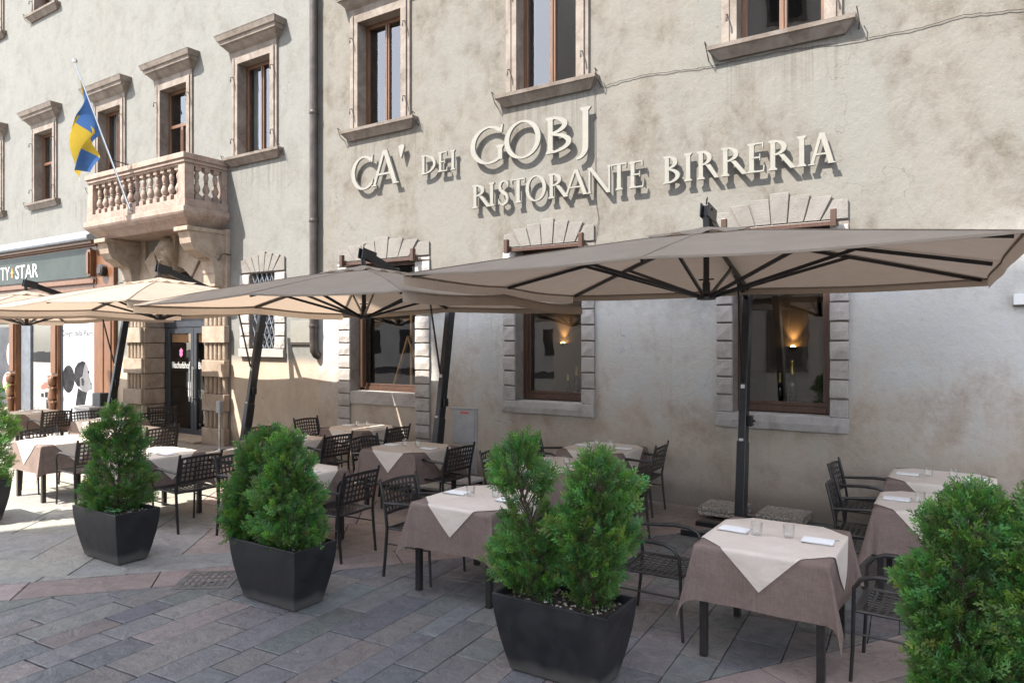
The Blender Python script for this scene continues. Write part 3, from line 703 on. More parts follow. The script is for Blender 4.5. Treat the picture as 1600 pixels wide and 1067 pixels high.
# door leaves
dr = MB(); Y0 = D+.36; x0, x1 = C0-1.11, C0+1.11
dr.box(x0, x0+.09, Y0, Y0+.10, .0, 3.68); dr.box(x1-.09, x1, Y0, Y0+.10, 0, 3.68); dr.box(x0+.09, x1-.09, Y0, Y0+.10, 2.42, 2.62); dr.box(x0+.09, x1-.09, Y0+.004, Y0+.10, 2.62, 3.68)
door = pb(dr, 'door', 'doorgrey', bevel=.004)
for s in (0, 1):
    a, b = ((x0+.095, C0-.006), (C0+.006, x1-.095))[s]; lf = MB()
    lf.box(a, a+.10, Y0+.01, Y0+.07, .03, 2.41); lf.box(b-.10, b, Y0+.01, Y0+.07, .03, 2.41); lf.box(a+.1, b-.1, Y0+.01, Y0+.07, .03, .16); lf.box(a+.1, b-.1, Y0+.01, Y0+.07, 2.28, 2.41)
    q = lf.build('leaf', 'doorgrey', bevel=.004); q.parent = door
    g = MB(); g.add([(a+.1, Y0+.04, .16), (b-.1, Y0+.04, .16), (b-.1, Y0+.04, 2.28), (a+.1, Y0+.04, 2.28)], [(0, 1, 2, 3)]); q = g.build('glass_pane', 'glass'); q.parent = door
    hd = MB(); hx = b-.05 if s == 0 else a+.05; hd.box(hx-.02, hx+.02, Y0-.06, Y0-.04, .78, 1.55); hd.box(hx-.015, hx+.015, Y0-.04, Y0+.01, .82, .85); hd.box(hx-.015, hx+.015, Y0-.04, Y0+.01, 1.48, 1.51)
    q = hd.build('handle', 'steel'); q.parent = door
    m2 = (a+b)/2; lz = MB(); lz.prism([(m2+.09*math.cos(k*.5236)*.8*(1 if k % 2 else .7), 1.85+.11*math.sin(k*.5236)*(1 if k % 2 else .8)) for k in range(12)], Y0+.031, Y0+.034)
    q = lz.build('emblem', 'pink'); q.parent = door
    st_ = MB(); st_.box(a+.105, b-.105, Y0+.06, Y0+.065, 2.08, 2.27); q = st_.build('blind', 'wood_pine'); q.parent = door
    if s == 0:
        nt_ = MB(); nt_.box(b-.23, b-.11, Y0+.030, Y0+.034, 1.05, 1.20); nt_.box(b-.23, b-.11, Y0+.030, Y0+.034, .88, 1.03); q = nt_.build('notice', 'white'); q.parent = door
sp = MB(); sp.box(C0-1.135, C0+1.135, D-.35, D+.46, -.1, .05); pb(sp, 'door_step', 'yellowstone')
def text(body, size, mat, name, parent, loc, ext=.004, rz=0, width=None, align='LEFT', sx=None):
    cu = bpy.data.curves.new(name, 'FONT'); cu.body = body; cu.size = size; cu.extrude = ext; cu.align_x = align
    cu.resolution_u = 2
    o = bpy.data.objects.new(name, cu); COL.objects.link(o); bpy.context.view_layer.update()
    dg = bpy.context.evaluated_depsgraph_get(); me = bpy.data.meshes.new_from_object(o.evaluated_get(dg)); bpy.data.objects.remove(o)
    xs_ = [v.co.x for v in me.vertices]
    if width: k = width/(max(xs_)-min(xs_)); me.transform(Matrix.Diagonal((k, 1, 1, 1)))
    me.materials.clear(); me.materials.append(M[mat]); me.transform(Matrix.Rotation(math.pi/2, 4, 'X')); me.transform(Matrix.Translation(loc))
    q = bpy.data.objects.new(name, me); COL.objects.link(q)
    if parent: q.parent = parent
    return q
for s, a in ((0, x0+.23), (1, C0+.14)):
    text('Bischofshof', .21, 'white', 'lettering', door, (a, Y0+.033, 1.50), .002, width=.70)
    text('The Weisse & Quality', .05, 'white', 'lettering', door, (a+.05, Y0+.033, 1.44), .001, width=.6) if False else None
# balcony
bx0, bx1, by = -16.52, -12.80, 7.97
bl = MB()
bl.mould(bx0+.18, bx1-.18, D, [(4.34, D-by-.20, -.0), (4.40, D-by-.14, .05), (4.44, D-by-.10, .09), (4.50, D-by-.02, .15), (4.56, D-by+.03, .20), (4.60, D-by+.05, .22), (4.70, D-by+.05, .22)])
bal = pb(bl, 'balcony', 'pinkstone', bevel=.01)
b2 = MB(); y = by
b2.box(bx0, bx1, y, y+.20, 4.702, 4.86); b2.box(bx0, bx0+.20, y+.2, D, 4.702, 4.86); b2.box(bx1-.20, bx1, y+.2, D, 4.702, 4.86)
for cx in (bx0+.13, bx1-.13): b2.box(cx-.11, cx+.11, y+.01, y+.21, 4.86, 5.51)
for cx in (bx0+.10, bx1-.10): b2.box(cx-.07, cx+.07, D-.12, D, 4.86, 5.51)
q = b2.build('plinth', 'pinkstone', bevel=.008); q.parent = bal
b3 = MB()
def railbar(ax0, ax1, ay0, ay1):
    b3.box(ax0, ax1, ay0, ay1, 5.51, 5.55); b3.box(ax0-.03, ax1+.03, ay0-.03, ay1+.03, 5.55, 5.62); b3.box(ax0-.06, ax1+.06, ay0-.06, ay1+.06, 5.62, 5.73)
railbar(bx0+.04, bx1-.04, y+.02, y+.2)
for a, b in ((bx0+.04, bx0+.2), (bx1-.2, bx1-.04)):
    b3.box(a, b, y+.2, D, 5.51, 5.549); b3.box(a-.03, b+.03, y+.23, D, 5.549, 5.619); b3.box(a-.06, b+.06, y+.26, D, 5.619, 5.729)
q = b3.build('handrail', 'pinkstone', bevel=.01); q.parent = bal
bm_ = MB(); bm_.box(-.065, .065, -.065, .065, 0, .10)
bm_.lathe([(.055, .10), (.06, .12), (.035, .135), (.045, .16), (.068, .21), (.066, .25), (.045, .31), (.03, .35), (.045, .365), (.03, .38), (.042, .42), (.05, .47), (.045, .51), (.03, .545), (.05, .56), (.055, .58)], 14)
bm_.box(-.06, .06, -.06, .06, .58, .65)
first = None
spots = [(bx0+.24+(bx1-bx0-.48)*(i+.5)/13, y+.11) for i in range(13)]+[(sx, y+.22+.60*(i+.5)/3) for sx in (bx0+.11, bx1-.11) for i in range(3)]
for (sx, sy) in spots:
    if first is None: first = bm_.build('baluster', 'pinkstone', smooth=True); o = first
    else: o = first.copy(); COL.objects.link(o)
    o.parent = bal; o.location = (sx, sy, 4.86)
def console(cx):
    pr = []                                               # S scroll in (Y, Z)
    top = [(D, 4.335), (by+.12, 4.335), (by+.12, 4.24)]
    cur_ = [(by+.14, 4.18), (by+.17, 4.02), (by+.25, 3.90), (by+.36, 3.84), (by+.42, 3.80), (by+.47, 3.76), (by+.56, 3.76), (by+.62, 3.70), (by+.65, 3.60), (by+.66, 3.48), (by+.68, 3.44), (by+.68, 3.20), (D, 3.20)]
    m = MB(); m.prism([(p[0], p[1]) for p in top+cur_], cx-.19, cx+.19, 'X')
    m.prism([(p[0]+.10, p[1]+.03) for p in (top[1:]+cur_[:-1])][1:]+[(D, 3.2), (D, 4.3)], cx-.205, cx+.205, 'X')
    m.box(cx-.23, cx+.23, by+.06, D-.0, 4.25, 4.337)
    q = m.build('bracket', 'yellowstone', bevel=.012); q.parent = bal
for cx in (-16.10, -13.05): console(cx)
# letters on the wall: flared serif capitals built from plates
LY = D-.095; LT = .035
def serif_letter(ch, x0, x1, z0, cap, sn):
    m = MB(); w = x1-x0; T = cap*.155; t = cap*.075; kk = [0]
    def P(pts):
        kk[0] += 1; m.prism([(x0+p[0]*w, z0+p[1]*cap) for p in pts], LY-kk[0]*.0006-(sn%2)*.0003, LY+LT+kk[0]*.0005)
    tw, tt, sh = T/w, t/w, t/cap*.75
    def stem(xc, zb=0, zt=1, k=1.0, base=True, top=True):
        a = tw/2*k; e = tw*.42*k
        P([(xc-a, zb), (xc+a, zb), (xc+a, zt), (xc-a, zt)])
        if base: P([(xc-a-e, zb), (xc+a+e, zb), (xc+a+e, zb+sh*.6), (xc+a, zb+sh*1.8), (xc-a, zb+sh*1.8), (xc-a-e, zb+sh*.6)])
        if top: P([(xc-a-e, zt), (xc+a+e, zt), (xc+a+e, zt-sh*.6), (xc+a, zt-sh*1.8), (xc-a, zt-sh*1.8), (xc-a-e, zt-sh*.6)])
    def diag(xa, za, xb, zb, thick):
        a = thick/2; P([(xa-a, za), (xa+a, za), (xb+a, zb), (xb-a, zb)])
    def foot(xc, k=1.0, z=0):
        e = tw*.85*k; P([(xc-e, z), (xc+e, z), (xc+e, z+sh*.7), (xc-e, z+sh*.7)] if z < .5 else [(xc-e, z-sh*.7), (xc+e, z-sh*.7), (xc+e, z), (xc-e, z)])
    def ring(cx, cz, rx, rz, a0, a1, n=26, thick=1.0):    # stress: thick at the sides, thin at top and bottom
        vs = []
        for i in range(n+1):
            a = a0+(a1-a0)*i/n; ww = (tt+(tw*1.05-tt)*abs(math.cos(a-.12))**1.3)*thick; hh = ww*w/cap
            vs.append(((cx+rx*math.cos(a), cz+rz*math.sin(a)), (cx+(rx-ww)*math.cos(a), cz+(rz-min(hh, sh*1.0+.5*abs(math.cos(a))*hh))*math.sin(a))))
        kk[0] += 1; y0, y1 = LY-kk[0]*.0006-(sn%2)*.0003, LY+LT+kk[0]*.0005
        for (o0, i0), (o1, i1) in zip(vs, vs[1:]):
            q = [(x0+p[0]*w, z0+p[1]*cap) for p in (i0, o0, o1, i1)]
            b = len(m.v); m.v += [(p[0], y0, p[1]) for p in q]+[(p[0], y1, p[1]) for p in q]
            m.f += [(b, b+1, b+2, b+3), (b+7, b+6, b+5, b+4), (b+1, b+5, b+6, b+2), (b, b+3, b+7, b+4)]; m.m += [0]*4
        for (o0, i0) in (vs[0], vs[-1]):
            q = [(x0+p[0]*w, z0+p[1]*cap) for p in (i0, o0)]; m.add([(q[0][0], y0, q[0][1]), (q[1][0], y0, q[1][1]), (q[1][0], y1, q[1][1]), (q[0][0], y1, q[0][1])], [(0, 1, 2, 3)])
    R_ = math.radians
    if ch == 'I': stem(.5)
    elif ch == 'O': ring(.5, .5, .5, .53, 0, 2*math.pi, 40)
    elif ch in 'CG':
        ring(.55, .5, .55, .53, R_(48), R_(312), 32)
        P([(.86, .80), (.93, .80), (.96, 1.02), (.91, 1.0)])
        if ch == 'C': P([(.90, .22), (.96, .26), (.93, .12), (.86, .08)])
        else: stem(.88, .06, .46, .9, base=False)
    elif ch == 'D': stem(.2); ring(.2, .5, .8, .5, R_(-90), R_(90))
    elif ch == 'B': stem(.22); ring(.25, .76, .58, .24, R_(-90), R_(90), 16); ring(.25, .27, .72, .27, R_(-90), R_(90), 16)
    elif ch == 'R':
        stem(.18); ring(.2, .74, .50, .26, R_(-90), R_(90), 16); P([(.40, .50), (.40+tw*1.1, .50), (1.02, .02), (1.06, 0), (.84, 0)])
    elif ch == 'E':
        stem(.25)
        P([(.25, 1), (.88, 1), (.88, .80), (.84, .80), (.80, 1-sh), (.25, 1-sh)]); P([(.25, sh), (.86, sh), (.90, .22), (.96, .22), (.92, 0), (.25, 0)])
        P([(.25, .5-sh/2), (.68, .5-sh/2), (.68, .5+sh/2), (.25, .5+sh/2)]); P([(.67, .40), (.72, .40), (.72, .62), (.67, .62)])
    elif ch == 'T':
        stem(.5, 0, 1, 1, True, False); P([(.02, 1), (.98, 1), (.98, 1-sh), (.02, 1-sh)]); P([(.0, 1.0), (.05, 1.0), (.07, .80), (.02, .80)]); P([(.95, 1), (1, 1), (.98, .80), (.93, .80)])
    elif ch == 'A':
        diag(.46, 1.0, .12, 0, tt*1.3); diag(.50, 1.02, .84, 0, tw*1.05); P([(.26, .36), (.70, .36), (.70, .36-sh), (.26, .36-sh)]); foot(.12, .8); foot(.86, .9)
    elif ch == 'N':
        stem(.14, 0, 1, .5); diag(.16, 1.0, .84, -.04, tw*1.1); stem(.86, 0, 1, .5, base=False)
    elif ch == 'S':
        c1 = [(.86, .80), (.72, .95), (.50, 1.0), (.28, .94), (.18, .78), (.26, .62), (.50, .51), (.74, .40), (.84, .24), (.74, .08), (.50, 0), (.28, .03), (.12, .18)]
        n = len(c1); kk[0] += 1
        for i in range(n-1):
            k1 = .35+.65*math.sin(math.pi*i/(n-1)); k2 = .35+.65*math.sin(math.pi*(i+1)/(n-1))
            a, b = Vector(c1[i]), Vector(c1[i+1]); dv = (b-a).normalized(); nn = Vector((-dv.y, dv.x))*.5
            a -= dv*.008; b += dv*.008
            m.prism([(x0+p.x*w, z0+p.y*cap) for p in (a+Vector((nn.x*tw*k1, nn.y*sh*2.2*k1)), b+Vector((nn.x*tw*k2, nn.y*sh*2.2*k2)), b-Vector((nn.x*tw*k2, nn.y*sh*2.2*k2)), a-Vector((nn.x*tw*k1, nn.y*sh*2.2*k1)))], LY-.0006*i, LY+LT+.0004*i)
        P([(.84, .74), (.90, .74), (.90, 1.0), (.84, .96)]); P([(.08, .0), (.14, .04), (.14, .26), (.08, .26)])
    elif ch == 'J':
        stem(.66, .02, 1, 1, base=False); ring(.14, .04, .52+tw*.5, .30, R_(-88), R_(0), 12)
    elif ch == "'": P([(.25, 1.02), (.75, 1.06), (.85, .98), (.55, .66), (.45, .66)])
    return m
sg = thing('wall_sign', "large white raised serif letters reading CA' DEI GOBJ under the upper windows", 'sign', (-7, LY, 4.8))
row1 = [('C', -9.20, -8.66, 4.71, .545), ('A', -8.74, -8.07, 4.72, .57), ("'", -8.16, -7.94, 4.76, .55), ('D', -7.63, -7.31, 4.78, .31), ('E', -7.27, -7.06, 4.78, .31), ('I', -7.03, -6.90, 4.78, .31),
        ('G', -6.62, -5.99, 4.79, .54), ('O', -5.99, -5.36, 4.79, .53), ('B', -5.30, -4.84, 4.775, .52), ('J', -4.82, -4.54, 4.775, .57)]
row2s = [('R', 737, 765), ('I', 761, 775), ('S', 777, 796), ('T', 799, 820), ('O', 821, 853), ('R', 856, 886), ('A', 879, 921), ('N', 915, 958), ('T', 955, 979), ('E', 982, 1007),
         ('B', 1036, 1063), ('I', 1067, 1083), ('R', 1089, 1122), ('R', 1126, 1166), ('E', 1167, 1196), ('R', 1200, 1242), ('I', 1243, 1262), ('A', 1263, 1306)]
def wx(u):
    t = (u-800)/1120; Z = LY/(.8334+.5526*t); return Z*(-.5526+.8334*t)
for i, (ch, a, b, z, cap) in enumerate(row1):
    q = serif_letter(ch, a, b, z, cap, i).build('letter', 'letter'); q.parent = sg; q.location = (7, -LY, -4.8)
sg2 = thing('wall_sign', 'smaller line of white raised serif letters reading RISTORANTE BIRRERIA', 'sign', (-4, LY, 4.1))
for i, (ch, a, b) in enumerate(row2s):
    q = serif_letter(ch, wx(a), wx(b), 4.135, .355, i).build('letter', 'letter'); q.parent = sg2; q.location = (4, -LY, -4.1)
# ------------------------------------------------------------------ shop front at the far left
SO = Vector((-21, D, 0))
shop = thing('shopfront', 'carved brown wooden shopfront with a dark glass fascia and posters in its windows', 'shopfront', SO)
def spart(mb, name, mats, parent=None, **k):
    o = mb.build(name, mats, **k); o.parent = parent or shop; o.location = (0, 0, 0) if parent else -SO; return o
m = MB(); m.prism([(D, 4.52), (D-.34, 4.52), (D-.36, 4.56), (D-.36, 4.62), (D-.05, 4.80), (D, 4.80)], SHX0, -17.75, 'X'); spart(m, 'cornice', 'lead')
m = MB(); m.box(SHX0, -17.75, D-.16, D, 4.40, 4.52); m.box(SHX0, -17.78, D-.24, D-.16, 4.44, 4.515); m.box(SHX0, -17.8, D-.12, D, 3.48, 3.62)
m.box(SHX0, -17.85, D-.16, D-.12, 3.50, 3.60); m.box(SHX0, -17.95, D-.10, D, 3.32, 3.48); m.box(SHX0, -18.0, D-.07, D, 3.18, 3.32)
m.box(SHX0, -17.80, D-.10, D-.001, 3.62, 4.40); m.box(-18.02, -17.86, D-.22, D-.10, 3.66, 4.30); m.box(-17.99, -17.89, D-.26, D-.22, 3.72, 4.24)
spart(m, 'fascia_frame', 'wood_shop', bevel=.01)
m = MB(); m.box(SHX0, -18.06, D-.135, D-.10, 3.66, 4.36); fas = spart(m, 'fascia_panel', 'signpanel')
def su(u, Y=D-.14): t = (u-800)/1120; Z = Y/(.8334+.5526*t); return Z*(-.5526+.8334*t)
for wd, a, b in (('TY', 1, 15), ('STAR', 23.5, 58.5)): text(wd, .52, 'white', 'lettering', fas, (su(a), D-.139, 3.79), .004, width=su(b)-su(a))
m = MB(); x = su(18.8); m.prism([(x-.09, 3.97), (x-.02, 3.93), (x-.05, 3.84), (x+.05, 3.84), (x+.02, 3.93), (x+.09, 3.97), (x+.04, 4.0), (x, 4.12), (x-.04, 4.0)], D-.143, D-.136); spart(m, 'emblem', 'orange', fas)
m = MB(); m.box(-17.95, -17.05, D-.09, D, 0, 4.4); m.box(-17.86, -17.5, D-.11, D-.09, .3, 3.1); m.box(-17.42, -17.14, D-.115, D-.09, .3, 3.1); m.box(-17.97, -17.03, D-.14, D, 0, .3)
spart(m, 'side_panel', 'wood_shop', bevel=.008)
def post(xc):
    m = MB(); m.box(xc-.17, xc+.17, D-.14, D, 0, 3.18); m.box(xc-.12, xc+.12, D-.18, D-.14, 1.3, 2.9)
    for z in (.1, .55, .9, 1.18): m.box(xc-.15, xc+.15, D-.24, D-.14, z, z+.05)
    m.lathe([(.07, 0), (.11, .05), (.09, .2), (.06, .32), (.08, .38)], 12, (xc, D-.19, .6)); m.lathe([(.06, 0), (.1, .05), (.11, .18), (.07, .25)], 12, (xc, D-.19, .95)); m.lathe([(.09, 0), (.06, .04), (.09, .4)], 12, (xc, D-.19, .15))
    return spart(m, 'pilaster', 'wood_shop', smooth=True)
for xc in (su(85), su(20)-.02, -25.4): post(xc)
m = MB()                                                   # dark/metal frames
for a, b in ((su(91, D-.06), su(96.5, D-.06)), (su(28), su(42)), (-25.0, -23.9)): m.box(a, b, D-.06, D+.02, 0, 3.18)
m.box(SHX0, -17.95, D-.03, D+.01, 2.62, 3.18); spart(m, 'metal_frame', 'alu', bevel=.006)
m = MB(); m.box(su(43), su(77), D-.02, D-.005, .25, 2.62); spart(m, 'shop_window', 'glass')
m = MB(); m.box(su(43), su(77), D-.004, D-.001, 0.0, 2.62); spart(m, 'window_back', 'signpanel')
m = MB(); m.box(su(43), su(77), D-.05, D-.02, 0, .25); spart(m, 'plinth', 'alu')
m = MB(); m.box(su(97, D), -17.955, D-.03, D-.005, .1, 2.56); po = spart(m, 'poster', 'poster')
text('Diego dalla Palm', .20, 'hair', 'lettering', po, (su(99.5, D), D-.0315, 2.24), .0008, width=su(146.3, D)-su(99.5, D))
def blob(cx, cz, rx, rz, n=20, rot=0): return [(cx+rx*math.cos(2*math.pi*k/n)*math.cos(rot)-rz*math.sin(2*math.pi*k/n)*math.sin(rot), cz+rx*math.cos(2*math.pi*k/n)*math.sin(rot)+rz*math.sin(2*math.pi*k/n)*math.cos(rot)) for k in range(n)]
def pz(u, y): t = (u-800)/1120; return 2.1-(y-533.5)*(D/(.8334+.5526*t))/1120
def pp(pts): return [(su(u, D), pz(u, y)) for u, y in pts]
m = MB(); m.prism(pp([(133, 566), (138, 570), (141, 580), (142, 590), (146.5, 602), (146.5, 608), (140, 610), (137, 616), (131, 611), (127, 606), (126, 590)]), D-.0335, D-.031); spart(m, 'printed_face', 'skin_grey', po)
m = MB(); m.prism(pp([(139, 580), (141.5, 579), (142, 582), (140, 583.5)]), D-.0352, D-.034); m.prism(pp([(129, 592), (132, 590), (134, 596), (133, 603), (130, 602)]), D-.0352, D-.034); m.prism(pp([(143.5, 598), (146, 599), (144, 601)]), D-.0352, D-.034); spart(m, 'printed_features', 'hair', po)
m = MB(); m.prism(pp([(109+9.5*math.cos(k*.314), 592+21.5*math.sin(k*.314)) for k in range(20)]), D-.0335, D-.031); m.prism(pp([(118, 586), (119, 575), (124, 567), (131, 564), (136, 566), (133, 575), (131, 588), (127, 590), (127, 604), (123, 603), (119, 596)]), D-.0348, D-.032)
m.prism(pp([(124, 606), (131, 611), (138, 613), (133, 640), (119, 640)]), D-.0342, D-.032); spart(m, 'printed_hair', 'hair', po)
m = MB(); m.box(su(45), su(76), D-.028, D-.021, .25, 1.55); p2 = spart(m, 'poster', 'poster_beige')
m = MB(); m.prism(blob(su(62), .92, .19, .07, rot=.2), D-.031, D-.028); m.prism(blob(su(64), .99, .10, .05), D-.032, D-.028); spart(m, 'printed_lips', 'red', p2)
m = MB(); m.box(su(63), su(75), D-.031, D-.028, .64, .78); m.box(su(65), su(75), D-.031, D-.028, .35, .58); m.box(su(57), su(61), D-.031, D-.028, .64, .74); spart(m, 'printed_pots', 'hair', p2)
m = MB(); m.box(su(-12), su(13), D-.03, D-.005, .3, 2.5); p3 = spart(m, 'poster', 'blackpaper')
m = MB(); m.prism(blob(su(9), 1.75, .22, .34), D-.033, D-.030); m.prism(blob(su(6), .95, .35, .3), D-.033, D-.030); spart(m, 'printed_figure', 'skin', p3)
m = MB(); m.box(su(88), su(146)-.1, D-.22, D-.12, 3.02, 3.26); m.box(su(98), su(140), D-.27, D-.22, 3.20, 3.24); spart(m, 'lamp_box', 'black_metal', bevel=.01)
m = MB(); m.lathe([(.14, -.05), (.14, .05), (.1, .06), (.1, -.04)], 20, (0, 0, 0)); o = thing('wall_speaker', 'small round black fitting on the brown wood at the end of the glass fascia', 'light fitting', (-17.45, D-.16, 3.78)); o.rotation_euler = (math.pi/2, 0, 0); q = m.build('housing', 'black_metal'); q.parent = o
m = MB(); m.lathe([(.09, 0.0), (.085, .01)], 16, (0, 0, .061)); q = m.build('lens', 'iron'); q.parent = o
# drainpipe
o = thing('drainpipe', 'tall brown metal drainpipe running down the facade between the two halves', 'drainpipe', (-10.15, D-.10, 0))
m = MB(); m.tube([(0, 0, 14.4), (0, 0, 2.02), (0, .01, 1.93), (.015, .05, 1.86), (.02, .09, 1.84)], .075, 14); q = m.build('pipe', 'pipe', smooth=True); q.parent = o
for z in (2.35, 4.25, 6.2, 8.35, 10.6):
    m = MB(); m.lathe([(.082, 0), (.086, .01), (.086, .05), (.082, .06)], 14, (0, 0, z)); m.box(-.012, .012, .06, .11, z+.01, z+.05); q = m.build('bracket', 'pipe', smooth=True); q.parent = o
# small wall fittings
o = thing('wall_plaque', 'plain white stone plaque on the sunlit wall beside the drainpipe', 'plaque', (-10.59, D, 2.28))
m = MB(); m.box(-.30, .30, -.015, 0, -.20, .20); q = m.build('panel', 'letter', bevel=.004); q.parent = o
m = MB(); m.box(-.30, .30, -.035, 0, -.235, -.21); q = m.build('ledge', 'iron'); q.parent = o
o = thing('meter_box', 'grey metal meter cabinet set in the wall between the two left tall windows', 'meter cabinet', (-6.8, D, .55))
m = MB(); m.box(-.24, .24, -.012, 0, -.05, .50); m.box(-.25, .25, -.025, 0, .50, .52); m.box(-.24, .24, -.010, 0, -.50, -.08); q = m.build('cabinet', 'gas', bevel=.004); q.parent = o
m = MB(); m.box(-.20, .20, -.018, -.012, -.02, .47); q = m.build('door', 'gas', bevel=.003); q.parent = o
m = MB(); m.box(-.07, .09, -.021, -.018, .425, .455); q = m.build('label', 'red'); q.parent = o
o = thing('junction_box', 'small white box with a dark slot on the wall at the right edge', 'wall box', (.30, D, 2.52)); m = MB(); m.box(-.08, .14, -.06, 0, -.05, .06); q = m.build('housing', 'white', bevel=.006); q.parent = o
m = MB(); m.box(-.08, .14, -.05, 0, -.062, -.052); q = m.build('slot', 'iron'); q.parent = o
def wire(pts, name, label, r=.0042):
    P2 = []
    for a, b in zip(pts, pts[1:]):
        for k in range(8): t = k/8; P2.append((a[0]+(b[0]-a[0])*t, D-.012-random.uniform(0, .008), a[1]+(b[1]-a[1])*t+random.uniform(-.008, .008)))
    P2.append((pts[-1][0], D-.014, pts[-1][1])); m = MB(); m.tube(P2, r, 5); q = m.build(name, 'iron'); tag(q, label, 'cable'); return q
wire([(-4.46, 5.60), (-4.1, 5.63), (-3.77, 5.635), (-3.4, 5.60), (-2.95, 5.56), (-2.1, 5.565), (-1.2, 5.50), (-.65, 5.49), (-.2, 5.53), (.31, 5.46), (1.5, 5.40), (3, 5.45)], 'wall_cable', 'thin dark cable sagging along the wall under the right upper sills')
wire([(-4.53, 5.58), (-4.525, 5.1), (-4.52, 4.5), (-4.515, 4.1), (-4.50, 3.95), (-4.47, 3.8), (-4.50, 3.62), (-4.53, 3.50)], 'wall_cable', 'thin cable dropping down the wall beside the J of the big sign', .0035)
def ihook(x, z, label):
    m = MB(); m.tube([(0, 0, 0), (0, -.16, 0), (-.03, -.20, -.02), (-.06, -.21, -.10), (-.12, -.21, -.12), (-.16, -.21, -.06), (-.165, -.21, .0)], .012, 6); q = m.build('iron_hook', 'iron'); q.location = (x, D, z); tag(q, label, 'hook')
ihook(-16.62, 3.45, 'black iron hook on the wall left of the arched doorway'); ihook(-12.72, 3.85, 'black iron hook on the stone right of the balcony bracket')
# flag on its pole
o = thing('flag', 'blue and yellow cloth flag hanging from a slanted pole on the stone balcony', 'flag', (-14.66, 7.93, 4.78))
FX, FZ = -.41, 2.84
a, b = Vector((0, 0, 0)), Vector((FX, -.88, FZ))
fp = MB(); fp.tube([a, b], [.022, .016], 8); fp.lathe([(.0, -.05), (.045, -.02), (.05, .02), (.02, .05), (.0, .06)], 10, tuple(b+Vector((0, 0, .03)))); fp.tube([(.0, .05, -.05), (-.01, -.03, .02)], .035, 8)
q = fp.build('pole', 'steel', smooth=True); q.parent = o
m = MB(); m.tube([a+(b-a)*.35, (-.05, .55, .92)], .012, 6); q = m.build('brace', 'iron'); q.parent = o
dirp = (b-a)
def flagpt(u, v):                                          # v down along the pole, u hanging away from it
    s0 = a+dirp*(.90-.36*v); dz = u*2.05*(1-.62*v**.8); w = .5+.5*math.cos(v*3.1)
    return (s0.x-.06*u-.22*v*u+.10*math.sin(u*6+v*5)*u*(1-.3*v), s0.y-.10*u+.12*math.sin(u*8+v*9)*min(1, u*3), s0.z-dz)
blu, yel, nav = MB(), MB(), MB(); nu, nv = 44, 44
for i in range(nu):
    for j in range(nv):
        u, v = (i+.5)/nu, (j+.5)/nv
        cross = (.42 < u < .64) or (u > .64 and v < .30) or (v > .5 and .3 < u < .64)
        col = yel if (cross or v < .06) else (nav if (.66 < u < .70 and v < .12) else blu)
        P4 = [flagpt(i/nu, j/nv), flagpt((i+1)/nu, j/nv), flagpt((i+1)/nu, (j+1)/nv), flagpt(i/nu, (j+1)/nv)]
        col.add(P4, [(0, 1, 2, 3)])
q = blu.build('cloth', 'blue', smooth='all', fix=False); q.parent = o
for mb_, mt in ((yel, 'yellow'), (nav, 'navy')):
    k = mb_.build('cloth_stripe', mt, smooth='all', fix=False); k.parent = q
# things seen through the lower windows
o = thing('easel', 'pale wooden easel standing inside the left dining room window', 'easel', (-8.32, D+.40, 1.14))
for dx in (-.36, .36):
    m = MB(); m.bar((dx, 0, .12), (0, 0, 1.05), .06, .03); q = m.build('leg', 'wood_pine'); q.parent = o
m = MB(); m.bar((.02, .05, .12), (.02, .05, 1.9), .045, .03); q = m.build('mast', 'wood_pine'); q.parent = o
BT = [(-5.28, 'small green glass bottle with gold neck in the middle window, the shorter of the two', .30, .035, False), (-5.13, 'dark wine bottle with gold neck in the middle window, the taller of the two', .42, .045, True),
      (-2.20, 'slim dark bottle with gold neck inside the right window', .40, .036, False), (-2.05, 'large dark champagne bottle with gold neck inside the right window', .56, .065, True)]
for x, lab, h, r, big in BT:
    o = thing('bottle', lab, 'bottle', (x, D+.57, 1.30), group='bottles on the window sills')
    m = MB(); m.lathe([(r*.9, 0), (r, .01), (r, h*.48), (r*.85, h*.57), (r*.45, h*.68), (r*.38, h*.72), (r*.36, h*.78)], 18); q = m.build('body', 'bottle', smooth=True); q.parent = o
    m = MB(); m.lathe([(r*.42, h*.68), (r*.40, h*.80), (r*.36, h*.93), (r*.42, h*.95), (r*.40, h), (0.001, h)], 14); q = m.build('foil', 'gold', smooth=True); q.parent = o
m = MB(); m.box(-9.3, -.95, D+.50, D+.72, 1.22, 1.296); q = pb(m, 'window_shelf', 'roomdark')
